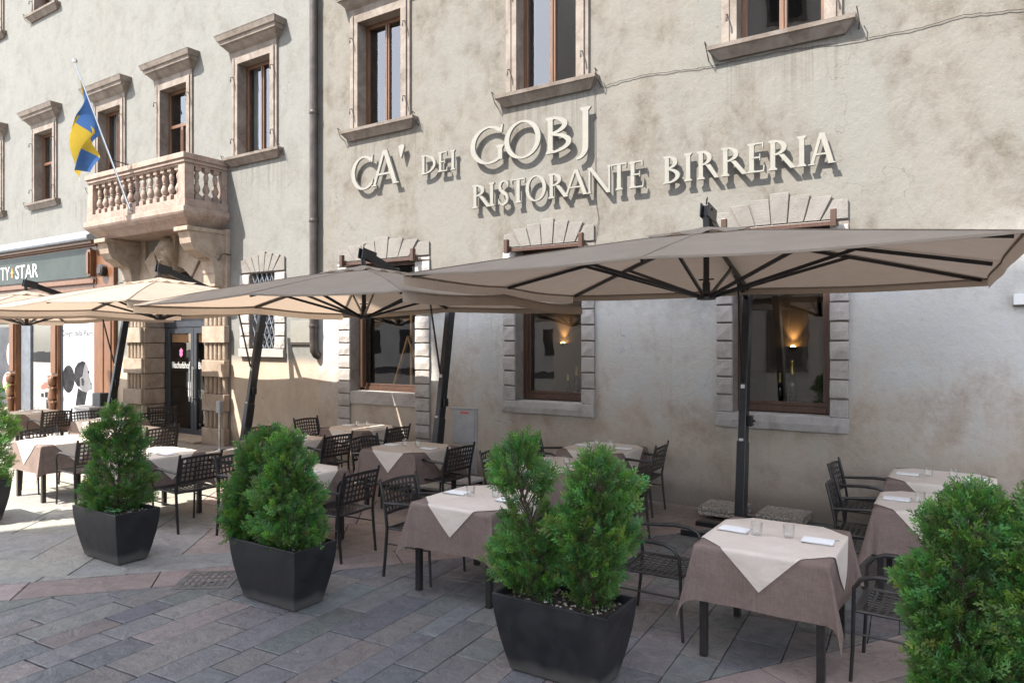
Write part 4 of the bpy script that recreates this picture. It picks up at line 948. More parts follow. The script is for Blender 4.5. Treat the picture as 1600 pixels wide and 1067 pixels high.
for i, (x, z, lab) in enumerate(((-5.95, 2.02, 'small lit wall lamp glowing amber inside the middle window'), (-2.33, 1.97, 'small lit wall lamp glowing amber on the arch inside the right window'))):
    o = thing('wall_lamp', lab, 'lamp', (x, D+1.9 if i else D+1.6, z))
    m = MB(); m.lathe([(.03, 0), (.07, .05), (.06, .055), (.02, .01)], 14); q = m.build('shade', 'black_metal'); q.parent = o
    m = MB(); m.lathe([(.001, .02), (.035, .03), (.04, .05), (.02, .07), (.001, .075)], 12); q = m.build('bulb', 'bulb'); q.parent = o
    l = bpy.data.lights.new('lamp_light', 'SPOT'); l.energy = 5; l.color = (1, .55, .2); l.spot_size = math.radians(75); l.spot_blend = .8; l.shadow_soft_size = .03
    lo = bpy.data.objects.new('lamp_light', l); COL.objects.link(lo); lo.parent = o; lo.location = (0, -.02, .10); lo.rotation_euler = (math.radians(180-14), 0, 0)
    bk = MB(); y = (D+1.95 if i else D+1.65); bk.add([(x-.42, y, .5), (x+.42, y, .5), (x+.30, y, 3.1), (x+.55, y, 3.9), (x-.55, y, 3.9), (x-.30, y, 3.1)], [(0, 1, 2, 3, 4, 5)]); pb(bk, 'pillar', 'roomwall')
# ------------------------------------------------------------------ parasols
def parasol(cx, cy, ze, hx, hy, label, shear, mastdx=-.15, seed=0):
    rd = random.Random(seed)
    o = thing('cantilever_parasol', label, 'parasol', (cx+mastdx, 8.02, 0), group='taupe cantilever parasols over the tables')
    ox, oy = -mastdx, cy-8.02                              # canopy centre relative to the base
    za = ze+.42; rv = .13                                 # apex height, vent opening
    def perim(t):                                          # t in 0..8 walks corner, edge mid, corner...
        pts = [(1, -1), (1, 0), (1, 1), (0, 1), (-1, 1), (-1, 0), (-1, -1), (0, -1)]
        i = int(t) % 8; f = t-int(t); a, b = pts[i], pts[(i+1) % 8]
        return (a[0]+(b[0]-a[0])*f, a[1]+(b[1]-a[1])*f, f)
    nu, nr = 96, 14
    def surf(t, s):
        px, py, f = perim(t); sagf = math.sin(math.pi*f)
        corner = 0
        z = za+(ze-za)*(s**1.06); z -= .022*sagf*s*(.4+.6*s); pull = .012*sagf*s
        z -= (.0 if seed == 1 else .05)*s**3*abs(px*py)                           # corners droop a little
        z += .002*math.sin(t*9+seed)*s*s
        return (ox+px*hx*s*(1-pull)-shear*py*hy*s, oy+py*hy*s*(1-pull), z)
    m = MB(); vs = []; fs = []
    for j in range(nr+1):
        s = rv+(1-rv)*j/nr
        for i in range(nu): vs.append(surf(8*i/nu, s))
    for j in range(nr):
        for i in range(nu): fs.append((j*nu+i, j*nu+(i+1) % nu, (j+1)*nu+(i+1) % nu, (j+1)*nu+i))
    m.add(vs, fs)
    q = m.build('canopy', 'canopy', fix=False); cn = q
    me = q.data; me.polygons.foreach_set('use_smooth', [True]*len(me.polygons)); me.set_sharp_from_angle(angle=math.radians(12)); q.parent = o
    v = MB()                                               # valance on the two sides and the back
    for (t0, t1, dep) in ((0, 2, .10), (2, 4, .07), (4, 6, .10)):
        n = 40; a0 = [surf(t0+(t1-t0)*i/n-1e-6*(i == n), 1.0) for i in range(n+1)]
        vs = []
        for i, p in enumerate(a0):
            dx, dy = p[0]-ox, p[1]-oy; L = math.hypot(dx, dy); k = .004*math.sin(i*.45+seed)
            vs += [(p[0], p[1], p[2]-.001), (p[0]+dx/L*(.01+k), p[1]+dy/L*(.01+k), p[2]-dep*(1+.03*math.sin(i*.4)))]
        v.add(vs, [(2*i, 2*i+1, 2*i+3, 2*i+2) for i in range(n)])
    q = v.build('valance', 'canopy', smooth='all', fix=False); q.parent = cn
    c = MB(); n = 72; vs = []; fs = []                     # ruffled vent cap
    for j in range(5):
        s = [.0, .05, .11, .17, .205][j]
        for i in range(n):
            px, py, f = perim(8*i/n); ruf = .022*math.sin(i/n*2*math.pi*11+seed)*(j/4)**2
            z = za+.035-(s/.2)*.10+ruf
            c_ = surf(8*i/n, max(s, .01)); c.v.append((c_[0], c_[1], max(z, c_[2]+.006)))
    for j in range(4):
        for i in range(n): fs.append((j*n+i, j*n+(i+1) % n, (j+1)*n+(i+1) % n, (j+1)*n+i))
    c.f = fs; c.m = [0]*len(fs)
    q = c.build('vent_cap', 'canopy', smooth='all', fix=False); q.parent = cn
    sm = MB()                                              # stitched seams over the ribs, hem round the edge
    for i in range(8):
        P8 = [Vector(surf(i+1e-4, s))+Vector((0, 0, .003)) for s in (.16, .35, .55, .75, .9, .995)]
        for a_, b_ in zip(P8, P8[1:]): sm.bar(a_, b_, .028, .004)
    ed = [Vector(surf(8*i/96, 1.0)) for i in range(96)]
    for a_, b_ in zip(ed, ed[1:]+ed[:1]): sm.bar(a_+Vector((0, 0, -.004)), b_+Vector((0, 0, -.004)), .012, .018)
    q = sm.build('seam', 'canopy'); q.parent = cn
    hubz = ze-.22
    h = MB(); h.lathe([(.05, 0), (.085, .005), (.085, .03), (.05, .045), (.035, .06), (.035, .16), (.028, .17)], 20, (ox, oy, hubz)); h.tube([(ox, oy, hubz+.1), (ox, oy, za-.02)], .028, 12)
    h.tube([(ox-.07, oy, hubz+.19), (ox+.07, oy, hubz+.19)], .008, 6)
    q = h.build('hub', 'black_metal', smooth=True); q.parent = o
    for i in range(8):
        pa, pb_ = surf(i+1e-4, .06), surf(i+1e-4, .985)
        r = MB(); dz = Vector((0, 0, -.028)); steps = [Vector(surf(i+1e-4, s))+dz for s in (.08, .35, .6, .8, .975)]
        for a_, b_ in zip(steps, steps[1:]): r.bar(a_, b_, .022, .032)
        q = r.build('rib', 'black_metal'); q.parent = o
        s = MB(); e = Vector(surf(i+1e-4, .56 if i % 2 else .5))+dz; px, py, _ = perim(i+1e-4); L = math.hypot(px, py)
        s.bar((ox+px/L*.06, oy+py/L*.06, hubz+.03), e, .018, .03); k = s.build('strut', 'black_metal'); k.parent = q
    # arm from the bracket above the canopy down to the mast top
    br = Vector((ox, oy, za+.19)); mt = Vector((-.05, .46, 2.62)); out = (br-mt).normalized()
    am = MB(); am.bar(br+Vector((0, 0, .0)), mt, .05, .10)
    for s_ in (-1, 1): am.bar(br+Vector((s_*.035, -.06, .0)), br+Vector((s_*.035, .18, -.045)), .012, .13)
    am.tube([br+Vector((0, -.02, -.04)), Vector((ox, oy, za-.02))], .03, 8)
    am.tube([br+Vector((-.05, .04, .01)), br+Vector((.05, .04, .01))], .014, 8)
    am.tube([br+Vector((0, 0, .05)), br+Vector((.01, -.01, .10)), br+Vector((.0, .03, .12))], .008, 6)
    q = am.build('arm', 'black_metal', bevel=.004); q.parent = o
    ms = MB(); low = Vector((0, 0, .05)); mid = low+(mt-low)*.36
    ms.bar(low, mid, .105, .155); ms.bar(mid-(mt-low)*.01, mt+(mt-low).normalized()*.10, .088, .14)
    q = ms.build('mast', 'black_metal', bevel=.01); q.parent = o; mast = q
    st_ = MB(); e = low+(mt-low)*.62; st_.bar(e+Vector((0, -.1, 0)), mt+(br-mt)*.28+Vector((0, 0, -.05)), .016, .026); q = st_.build('brace', 'black_metal'); q.parent = o
    ck = MB(); e = low+(mt-low)*.45; ck.box(e.x+.05, e.x+.10, e.y-.04, e.y+.04, e.z-.06, e.z+.06); ck.tube([(e.x+.1, e.y, e.z), (e.x+.13, e.y, e.z)], .015, 8); q = ck.build('crank', 'black_metal', bevel=.006); q.parent = mast
    for tt, sz in ((.60, .022), (.37, .014)):
        e = low+(mt-low)*tt; lb = MB(); yy = e.y-.078 if tt < .5 else e.y-.0715; lb.box(e.x-.025, e.x+.02, yy-.004, yy+.02, e.z-sz, e.z+sz); q = lb.build('sticker', 'white'); q.parent = mast
    bs = MB(); bs.box(-.5, .5, -.04, .04, 0, .05); bs.box(-.04, .04, -.5, .5, .0, .049); bs.box(-.14, .14, -.14, .14, .05, .075)
    for s_ in (-1, 1): bs.box(-.5, .5, s_*.5-.02, s_*.5+.02, 0, .06)
    q = bs.build('base', 'black_metal', bevel=.004); q.parent = o
    return o
PS = [(-2.16, 6.50, 2.70, 2.25, 1.72, 'taupe parasol nearest the camera, its canopy filling the upper right, mast before the right window', -.12, 1),
      (-6.53, 6.48, 2.60, 2.19, 1.73, 'grey shaded parasol second from the right, mast beside the wooden easel window', -.15, 2),
      (-10.95, 6.40, 2.66, 2.16, 1.70, 'sunlit cream parasol in front of the stone balcony, mast beside the grated window', -.15, 3),
      (-15.45, 6.35, 2.62, 2.2, 1.68, 'sunlit cream parasol farthest left, mast in front of the wooden shopfront panel', -.35, 4)]
for cx, cy, ze, hx, hy, lab, md, sd in PS: parasol(cx, cy, ze, hx, hy, lab, .05 if sd == 1 else .015, md, sd)
def slab(x, y, w, d, z, lab, mat='pebble', t=.045):
    m = MB(); m.box(-w/2, w/2, -d/2, d/2, 0, t); q = m.build('ballast_slab', mat, bevel=.005); q.location = (x, y, z); q.rotation_euler.z = random.uniform(-.03, .03); tag(q, lab, 'paving slab', 'pebbled ballast slabs on the parasol bases')
slab(-2.60, 8.50, .50, .48, .115, 'pebbled concrete slab left of the nearest parasol mast, topmost'); slab(-2.60, 8.50, .49, .47, .064, 'pebbled slab left of the nearest parasol mast, beneath another')
slab(-1.93, 8.52, .50, .48, .115, 'pebbled concrete slab right of the nearest parasol mast, topmost'); slab(-1.93, 8.52, .49, .47, .064, 'pebbled slab right of the nearest parasol mast, beneath another')
for (x, y, lab) in ((-6.98, 7.78, 'pale slab on the base of the second parasol, front left'), (-6.38, 7.78, 'pale slab on the base of the second parasol, front right'), (-6.98, 8.34, 'pale slab on the base of the second parasol, back left'), (-6.38, 8.34, 'pale slab on the base of the second parasol, back right')): slab(x, y, .48, .44, .064, lab, 'white', .04)
for (x, y, lab) in ((-11.4, 7.72, 'pebbled slab on the base of the parasol by the doorway, front left'), (-10.8, 7.72, 'pebbled slab on the base of the parasol by the doorway, front right')): slab(x, y, .48, .44, .064, lab)
# ------------------------------------------------------------------ chairs
def perforated(mb, fn, nx, ny, bx, by_, th=.006, edge=1.6):
    def lines(n, r):
        o = [0]; c = edge*r
        hole = (1-2*edge*r-(n-1)*r)/n
        for i in range(n): o += [c, c+hole]; c += hole+r
        return o+[1]
    us, vs_ = lines(nx, bx), lines(ny, by_); nU, nV = len(us), len(vs_)
    top = []; bot = []
    for v in vs_:
        for u in us:
            p = Vector(fn(u, v)); e = 1e-3; du = Vector(fn(u+e, v))-p; dv = Vector(fn(u, v+e))-p; n = du.cross(dv).normalized()
            top.append(p+n*th/2); bot.append(p-n*th/2)
    b = len(top); F = []
    hole = lambda i, j: (0 < i < nU-2 and 0 < j < nV-2 and i % 2 == 1 and j % 2 == 1)
    solid = lambda i, j: 0 <= i < nU-1 and 0 <= j < nV-1 and not hole(i, j)
    for j in range(nV-1):
        for i in range(nU-1):
            if not solid(i, j): continue
            a, b1, c, d = j*nU+i, j*nU+i+1, (j+1)*nU+i+1, (j+1)*nU+i
            F += [(a, b1, c, d), (b+d, b+c, b+b1, b+a)]
            for (p, q, ii, jj) in ((a, b1, i, j-1), (b1, c, i+1, j), (c, d, i, j+1), (d, a, i-1, j)):
                if not solid(ii, jj): F.append((p, b+p, b+q, q))
    mb.add(top+bot, F)
def chair():
    o = thing('armchair', 'x', 'chair', group='dark perforated metal armchairs at the tables')
    m = MB(); perforated(m, lambda u, v: (-.225+.46*u, -.232+.464*v, .438-.018*math.sin(math.pi*v)-.012*math.sin(math.pi*u)+.01*u), 9, 9, .035, .035, .006)
    q = m.build('seat', 'metal', fix=False); q.parent = o
    def backf(u, v):
        z = .545+.285*v; x = -.232-(z-.44)*.22-.022*math.sin(math.pi*u)*1
        return (x, .238-.476*u, z+.012*math.sin(math.pi*u)*v)
    m = MB(); perforated(m, backf, 9, 5, .036, .06, .006); q = m.build('backrest', 'metal', fix=False); q.parent = o
    for s in (-1, 1):
        y = s*.248
        m = MB(); m.tube([(-.275, y, 0), (-.25, y, .22), (-.232, y, .44), (-.245, y, .54), (-.275, y, .70), (-.318, y, .865)], [.012, .013, .0135, .013, .0125, .012], 8, flat=1.25); q = m.build('rear_leg', 'metal', smooth=True); q.parent = o
        m = MB(); m.tube([(-.268, y, .655), (-.15, y+s*.01, .662), (.02, y+s*.02, .676), (.13, y+s*.022, .672), (.20, y+s*.02, .645), (.24, y+s*.014, .585), (.245, y+s*.004, .44), (.25, y, .2), (.262, y, 0)], [.012, .015, .016, .0155, .014, .013, .0125, .012, .0115], 8); q = m.build('front_leg', 'metal', smooth=True); q.parent = o
    m = MB()
    for p, r in (([(-.232, -.24, .436), (-.232, .24, .436)], .011), ([(.243, -.24, .44), (.243, .24, .44)], .011), ([(-.232, -.243, .436), (.243, -.243, .44)], .01), ([(-.232, .243, .436), (.243, .243, .44)], .01), ([(-.245, -.245, .30), (.25, -.245, .30)], .007), ([(-.245, .245, .30), (.25, .245, .30)], .007)): m.tube(p, r, 6)
    q = m.build('seat_frame', 'metal', smooth=True); q.parent = o
    return o
proto = chair(); used = [False]
PI = math.pi
CH = [(-2.04, 5.07, 0, 'armchair left of the front table, beside the two-shrub planter'), (-.44, 5.10, PI, 'armchair at the right of the front table, half behind the big right shrub'),
      (-.86, 6.97, .03, 'armchair with a sunlit white-looking seat, left of the table behind the right shrub'), (-1.02, 8.06, -.03, 'armchair against the wall right of the nearest parasol mast'),
      (-4.76, 8.13, .05, 'armchair at the left of the wall table below the middle window'), (-3.62, 8.28, PI+.06, 'armchair against the wall, right of the table below the middle window'),
      (-4.48, 6.82, 0, 'armchair hidden behind the pointed shrub, left of the second table from the wall'), (-2.96, 5.06, PI, 'armchair between the two shrubs of the front planter'),
      (-3.24, 6.85, PI, 'armchair tucked in right of the table with the bright stripe'), (-4.24, 4.97, .04, 'armchair seen from behind at the left of the table by the pointed shrub'),
      (-5.60, 6.88, PI-.05, 'armchair at the right of the table before the meter cabinet'), (-6.60, 6.85, .0, 'armchair at the left of the table before the easel window'),
      (-7.56, 7.90, PI, 'armchair under the easel window, right of the wall table'), (-9.02, 7.95, .03, 'armchair at the wall left of the easel window'),
      (-8.68, 6.80, 0, 'armchair nearest the third parasol mast, left of a long pair of tables'), (-7.64, 6.80, PI, 'armchair between two tables in front of the easel window'),
      (-5.38, 4.98, PI+.05, 'armchair right behind the middle planter, its back to the camera'), (-6.68, 4.95, 0, 'armchair half hidden left of the middle planter shrub'),
      (-7.62, 4.76, PI-.04, 'armchair with bright seat standing between the two left planters'), (-10.42, 5.95, PI+.03, 'pale sunlit armchair back in front of the doorway'),
      (-9.78, 4.72, PI, 'sunlit armchair left of the small left planter'), (-11.12, 4.86, 0, 'armchair behind the leftmost shrub, beyond the white-topped table'),
      (-14.42, 6.30, PI, 'armchair with its back to the shop posters, far left'), (-13.34, 6.55, 0, 'low armchair back below the white portrait poster'),
      (-11.30, 5.90, 0, 'armchair just left of the left planter shrub, behind the front tables'), (-12.75, 7.15, PI, 'armchair left of the tipped chair by the doorway'),
      (-13.55, 7.95, PI-.5, 'armchair pushed askew against the door pillar'), (-9.30, 4.72, 0, 'armchair hidden behind the small left planter'),
      (-11.0, 7.5, 0, 'armchair in the shade right of the doorway pillar')]
CH = CH[:-2]
for i, (x, y, rz, lab) in enumerate(CH):
    rz += random.uniform(-.03, .03)
    if i == 0: proto.location = (x, y, 0); proto.rotation_euler.z = rz; proto['label'] = lab
    else: dup(proto, (x, y, 0), rz, lab)
# ------------------------------------------------------------------ tables, cloths and settings
TH = .745
def table_proto(hx, hy):
    o = thing('dining_table', 'x', 'table', group='square dining tables under brown cloths')
    m = MB(); m.box(-hx, hx, -hy, hy, TH-.03, TH); q = m.build('tabletop', 'metal', bevel=.004); q.parent = o
    for sx in (-1, 1):
        for sy in (-1, 1):
            m = MB(); x, y = sx*(hx-.04), sy*(hy-.04); m.box(x-.024, x+.024, y-.024, y+.024, 0, TH-.03); q = m.build('leg', 'metal', bevel=.003); q.parent = o
    m = MB()
    for s in (-1, 1): m.box(-hx+.07, hx-.07, s*(hy-.04)-.012, s*(hy-.04)+.012, TH-.09, TH-.031); m.box(s*(hx-.04)-.012, s*(hx-.04)+.012, -hy+.07, hy-.07, TH-.09, TH-.031)
    q = m.build('apron', 'metal'); q.parent = o
    return o
def drape(x, y, hx, hy, top, seed, off, stiff=1.0):
    sx, sy = (1 if x >= 0 else -1), (1 if y >= 0 else -1); ax, ay = abs(x)-hx, abs(y)-hy
    r0 = .012
    if ax <= 0 and ay <= 0: return (x, y, top+.0012*math.sin(x*23+seed)*math.sin(y*19+seed*2))
    def fall(d, cl):                                       # rounded edge then hang, with a soft flare
        q_ = min(d, r0*1.57); a = q_/r0; hx_ = r0*math.sin(a)+off; hz = r0*(1-math.cos(a)); d2 = max(0, d-r0*1.57)
        return hx_+d2*cl, -(hz+d2*math.sqrt(max(.2, 1-cl*cl)))
    if ay <= 0:
        cl = .05+.035*math.sin(y*9+seed)+.045*max(0, math.sin(y*17+seed*1.7))*(abs(y)/hy); o_, z = fall(ax, cl*stiff); return (sx*(hx+o_), y, top+z)
    if ax <= 0:
        cl = .05+.035*math.sin(x*8+seed*1.3)+.045*max(0, math.sin(x*19+seed))*(abs(x)/hx); o_, z = fall(ay, cl*stiff); return (x, sy*(hy+o_), top+z)
    r = math.hypot(ax, ay); ph = math.atan2(ay, ax); k = math.sin(2*ph)
    al = .05+.24*k**.9; az = math.pi/4+(ph-math.pi/4)*(1-.55*k)
    q_ = min(r, r0*1.57); d2 = max(0, r-r0*1.57); o_ = r0*math.sin(q_/r0)+off+d2*math.sin(al); z = -(r0*(1-math.cos(q_/r0))+d2*math.cos(al))
    tw = .03*math.sin(ph*6+seed)*d2
    return (sx*(hx+o_*math.cos(az)+tw), sy*(hy+o_*math.sin(az)-tw), top+z)
def cloth_mesh(name, mat, hx, hy, Lx, Ly, rot_, top, off, seed, n=64, ease=1.0):
    m = MB(); c_, s_ = math.cos(rot_), math.sin(rot_)
    def fn(u, v):
        a, b = (u-.5)*Lx, (v-.5)*Ly; return drape(a*c_-b*s_, a*s_+b*c_, hx, hy, top, seed, off, ease)
    m.grid(n, n, fn); return m.build(name, mat, smooth='all', fix=False)
hx, hy = .405, .45
tabs = [(-1.225, 5.13, hx, hy, 'front table', 'nearest the camera, beside the two-shrub planter'), (-3.64, 5.03, hx, hy, 'second table', 'right behind the pointed shrub'),
        (-3.92, 6.83, hx, hy, 'bright-striped table', 'below the middle window, second from the wall'), (-4.08, 8.24, hx, .42, 'wall table', 'at the wall below the middle window'),
        (-6.14, 6.92, .43, .43, 'meter table', 'before the grey meter cabinet'), (-8.22, 8.10, .43, .42, 'easel table', 'at the wall below the easel window'),
        (-8.10, 6.55, .43, .40, 'long-row table', 'before the long wall below the drainpipe'), (-6.10, 4.98, .40, .42, 'middle planter table', 'right behind the middle planter'),
        (-8.42, 4.82, .41, .42, 'left planter table', 'right of the small left planter'), (-10.62, 4.80, .41, .42, 'sunlit table', 'beside the leftmost shrub'),
        (-.36, 6.90, .41, .42, 'shrub table', 'behind the big right shrub'), (-.38, 8.26, .43, .42, 'right wall table', 'at the wall, far right'),
        (-15.25, 6.35, .41, .42, 'poster table', 'farthest left, by the shopfront'), (-12.55, 6.45, .41, .42, 'door table', 'below the portrait poster'),
        (-10.95, 5.92, .2, .2, '', '')]
tabs = tabs[:-1]+[(-10.98+.0, 5.92, .36, .40, 'doorway table', 'before the stone doorway pillar')]
TB = {}; CB = {}; CT = {}
# table ware prototypes
def mk(name, mb, mat, cat, grp, **k): q = mb.build(name, mat, **k); tag(q, 'x', cat, grp); return q
m = MB(); m.lathe([(.030, 0), (.033, .004), (.036, .03), (.041, .085), (.0395, .085), (.0345, .03), (.030, .012), (.001, .010)], 20); G0 = mk('glass_tumbler', m, 'tumbler', 'glass', 'tumblers on the tables', smooth=True)
m = MB(); m.box(-.10, .10, -.055, .055, 0, .006); m.box(-.098, .099, -.053, .054, .0062, .011); N0 = mk('napkin', m, 'napkin', 'napkin', 'folded napkins on the tables', bevel=.002)
m = MB(); m.prism([(-.11, -.006), (-.02, -.005), (.0, -.008), (.10, -.009), (.115, .0), (.10, .007), (.0, .006), (-.02, .005), (-.11, .006)], 0, .003, 'Z'); K0 = mk('knife', m, 'steel', 'knife', 'knives on the tables', bevel=.001)
m = MB(); m.prism([(-.10, -.006), (.02, -.004), (.05, -.012), (.07, -.012), (.07, .012), (.05, .012), (.02, .004), (-.10, .006)], 0, .003, 'Z')
for t_ in (-.0105, -.0035, .0035, .0105): m.box(.0705, .10, t_-.0018, t_+.0018, .001, .004)
F0 = mk('fork', m, 'steel', 'fork', 'forks on the tables')
first_use = {}
def put(o, key, loc, rz, lab):
    if key in first_use: o = o.copy(); COL.objects.link(o)
    first_use[key] = 1; o.location = loc; o.rotation_euler = (0, 0, rz); o['label'] = lab
for i, (x, y, a, b, nm, where) in enumerate(tabs):
    key = (a, b); rj = random.uniform(-.02, .02)
    if key not in TB:
        TB[key] = o = table_proto(a, b); o.location = (x, y, 0); o.rotation_euler.z = rj; o['label'] = 'dark metal table '+where
    else: dup(TB[key], (x, y, 0), rj, 'dark metal table '+where)
    c = cloth_mesh('tablecloth', 'cloth_brown', a, b, 2*a+.76, 2*b+.74, 0, TH+.004, .006, i*2.3, 72); c.location = (x, y, 0); c.rotation_euler.z = rj; tag(c, 'brown tablecloth, table '+where, 'tablecloth', 'brown tablecloths')
    c = cloth_mesh('table_topper', 'cloth_beige', a, b, .98+random.uniform(-.02, .02), 1.0, math.pi/4+random.uniform(-.04, .04), TH+.010, .013, i*2.3, 64); c.location = (x+random.uniform(-.015, .015)*0, y, 0); c.rotation_euler.z = rj; tag(c, 'beige overcloth, table '+where, 'tablecloth', 'beige overcloths laid cornerwise')
    ZT = TH+.014
    for s, sn in ((-1, 'left'), (1, 'right')):
        nx, ny = x+s*(a-.13)+random.uniform(-.01, .01), y+random.uniform(-.02, .03); r0 = random.uniform(-.08, .08); r1 = r0+(0 if s < 0 else math.pi)
        put(N0, 'n', (nx, ny, ZT), r0, f'white folded napkin at the {sn} place, table {where}')
        put(F0, 'f', (nx+.01, ny-s*.075, ZT), r1+random.uniform(-.1, .1), f'fork at the {sn} place, table {where}')
        put(K0, 'k', (nx+.01, ny+s*.075, ZT), r1+random.uniform(-.1, .1), f'knife at the {sn} place, table {where}')
        put(G0, 'g', (x+s*.095+random.uniform(-.02, .02), y+s*.03+random.uniform(-.02, .03), ZT), 0, f'clear tumbler, the {sn} one, table {where}')
# ------------------------------------------------------------------ planters with thuja shrubs
def planter_box(cx, cy, label, hx_=.405, hy_=.215, hh=.5):
    o = thing('planter', label, 'planter', (cx, cy, 0), group='black tapered planters along the terrace')
    m = MB(); prof = []
    for k in range(9):
        t = k/8; prof.append((hx_*(.765+.235*math.sin(t*1.45)/math.sin(1.45)), hy_*(.66+.34*math.sin(t*1.45)/math.sin(1.45)), .012+(hh-.012)*t))
    vs = []
    for a, b, z in prof: vs += [(-a, -b, z), (a, -b, z), (a, b, z), (-a, b, z)]
    a, b, z = prof[-1]; vs += [(-a+.022, -b+.022, z), (a-.022, -b+.022, z), (a-.022, b-.022, z), (-a+.022, b-.022, z)]
    vs += [(-a+.03, -b+.03, z-.08), (a-.03, -b+.03, z-.08), (a-.03, b-.03, z-.08), (-a+.03, b-.03, z-.08)]
    n = len(vs)//4; fs = [(3, 2, 1, 0)]
    for i in range(n-1):
        for k in range(4): fs.append((4*i+k, 4*i+(k+1) % 4, 4*i+4+(k+1) % 4, 4*i+4+k))
    m.add(vs, fs); q = m.build('tub', 'planter', bevel=.005); q.parent = o
    a, b, z = prof[0]; f = MB(); f.box(-a+.02, a-.02, -b+.02, b-.02, 0, .012); q = f.build('foot', 'planter'); q.parent = o
    s = MB(); a, b, z = prof[-1]; s.grid(24, 12, lambda u, v: (-a+.028+(2*a-.056)*u, -b+.028+(2*b-.056)*v, z-.045+.012*math.sin(u*19)*math.sin(v*9+u*5)))
    rd = random.Random(int(cx*10))
    for k in range(170):
        px, py = rd.uniform(-a+.05, a-.05), rd.uniform(-b+.05, b-.05); r_ = rd.uniform(.006, .014); s.lathe([(.0005, -r_*.6), (r_, 0), (r_*.6, r_*.6), (.0005, r_*.75)], 5, (px, py, z-.038), mi=1 if k % 3 else 0, cap=False)
    q = s.build('soil', ['soil', 'pebble'], fix=False); q.parent = o
    return o
planters = [(-2.235, 3.96, 'black planter with two separate thuja shrubs, in front of the second table'), (-4.78, 3.83, 'black planter with a dense pair of shrubs, beside the drain grate'), (-7.08, 3.69, 'dark grey planter with a single bushy shrub, partly sunlit'),
            (.11, 3.86, 'black planter at the bottom right, almost hidden by its large shrubs'), (-9.93, 3.55, 'planter cut off by the left edge, under the sunlit shrub')]
for a in planters: planter_box(*a)
FR = []                                                    # a flat thuja spray: slim leaf quads branching twice
def spray():
    L = 1.0; q = []
    def leaf(p, ang, l, w, tip):
        d = np.array([math.cos(ang), math.sin(ang)]); n = np.array([-d[1], d[0]])
        q.append((p-n*w*.45, p+d*l*.45-n*w*.6, p+d*l, p+d*l*.45+n*w*.6, tip))
    for i in range(4): leaf(np.array([i*.22, 0.]), 0, .34, .06, .25+i*.2)
    for i in range(6):
        p = np.array([.10+i*.135, 0.]); s = 1 if i % 2 else -1; l = .46*(1-.09*i); a = s*(.85-.05*i)
        leaf(p, a, l*.6, .058, .3+.08*i); e = p+np.array([math.cos(a), math.sin(a)])*l*.5
        leaf(e, a*.8, l*.55, .06, .8)
        for f, sg_ in ((.25, 1), (.45, -1)):
            e2 = p+np.array([math.cos(a), math.sin(a)])*l*f; leaf(e2, a+sg_*.62, l*.42, .05, .55+.1*i)
    return q
SP = spray()
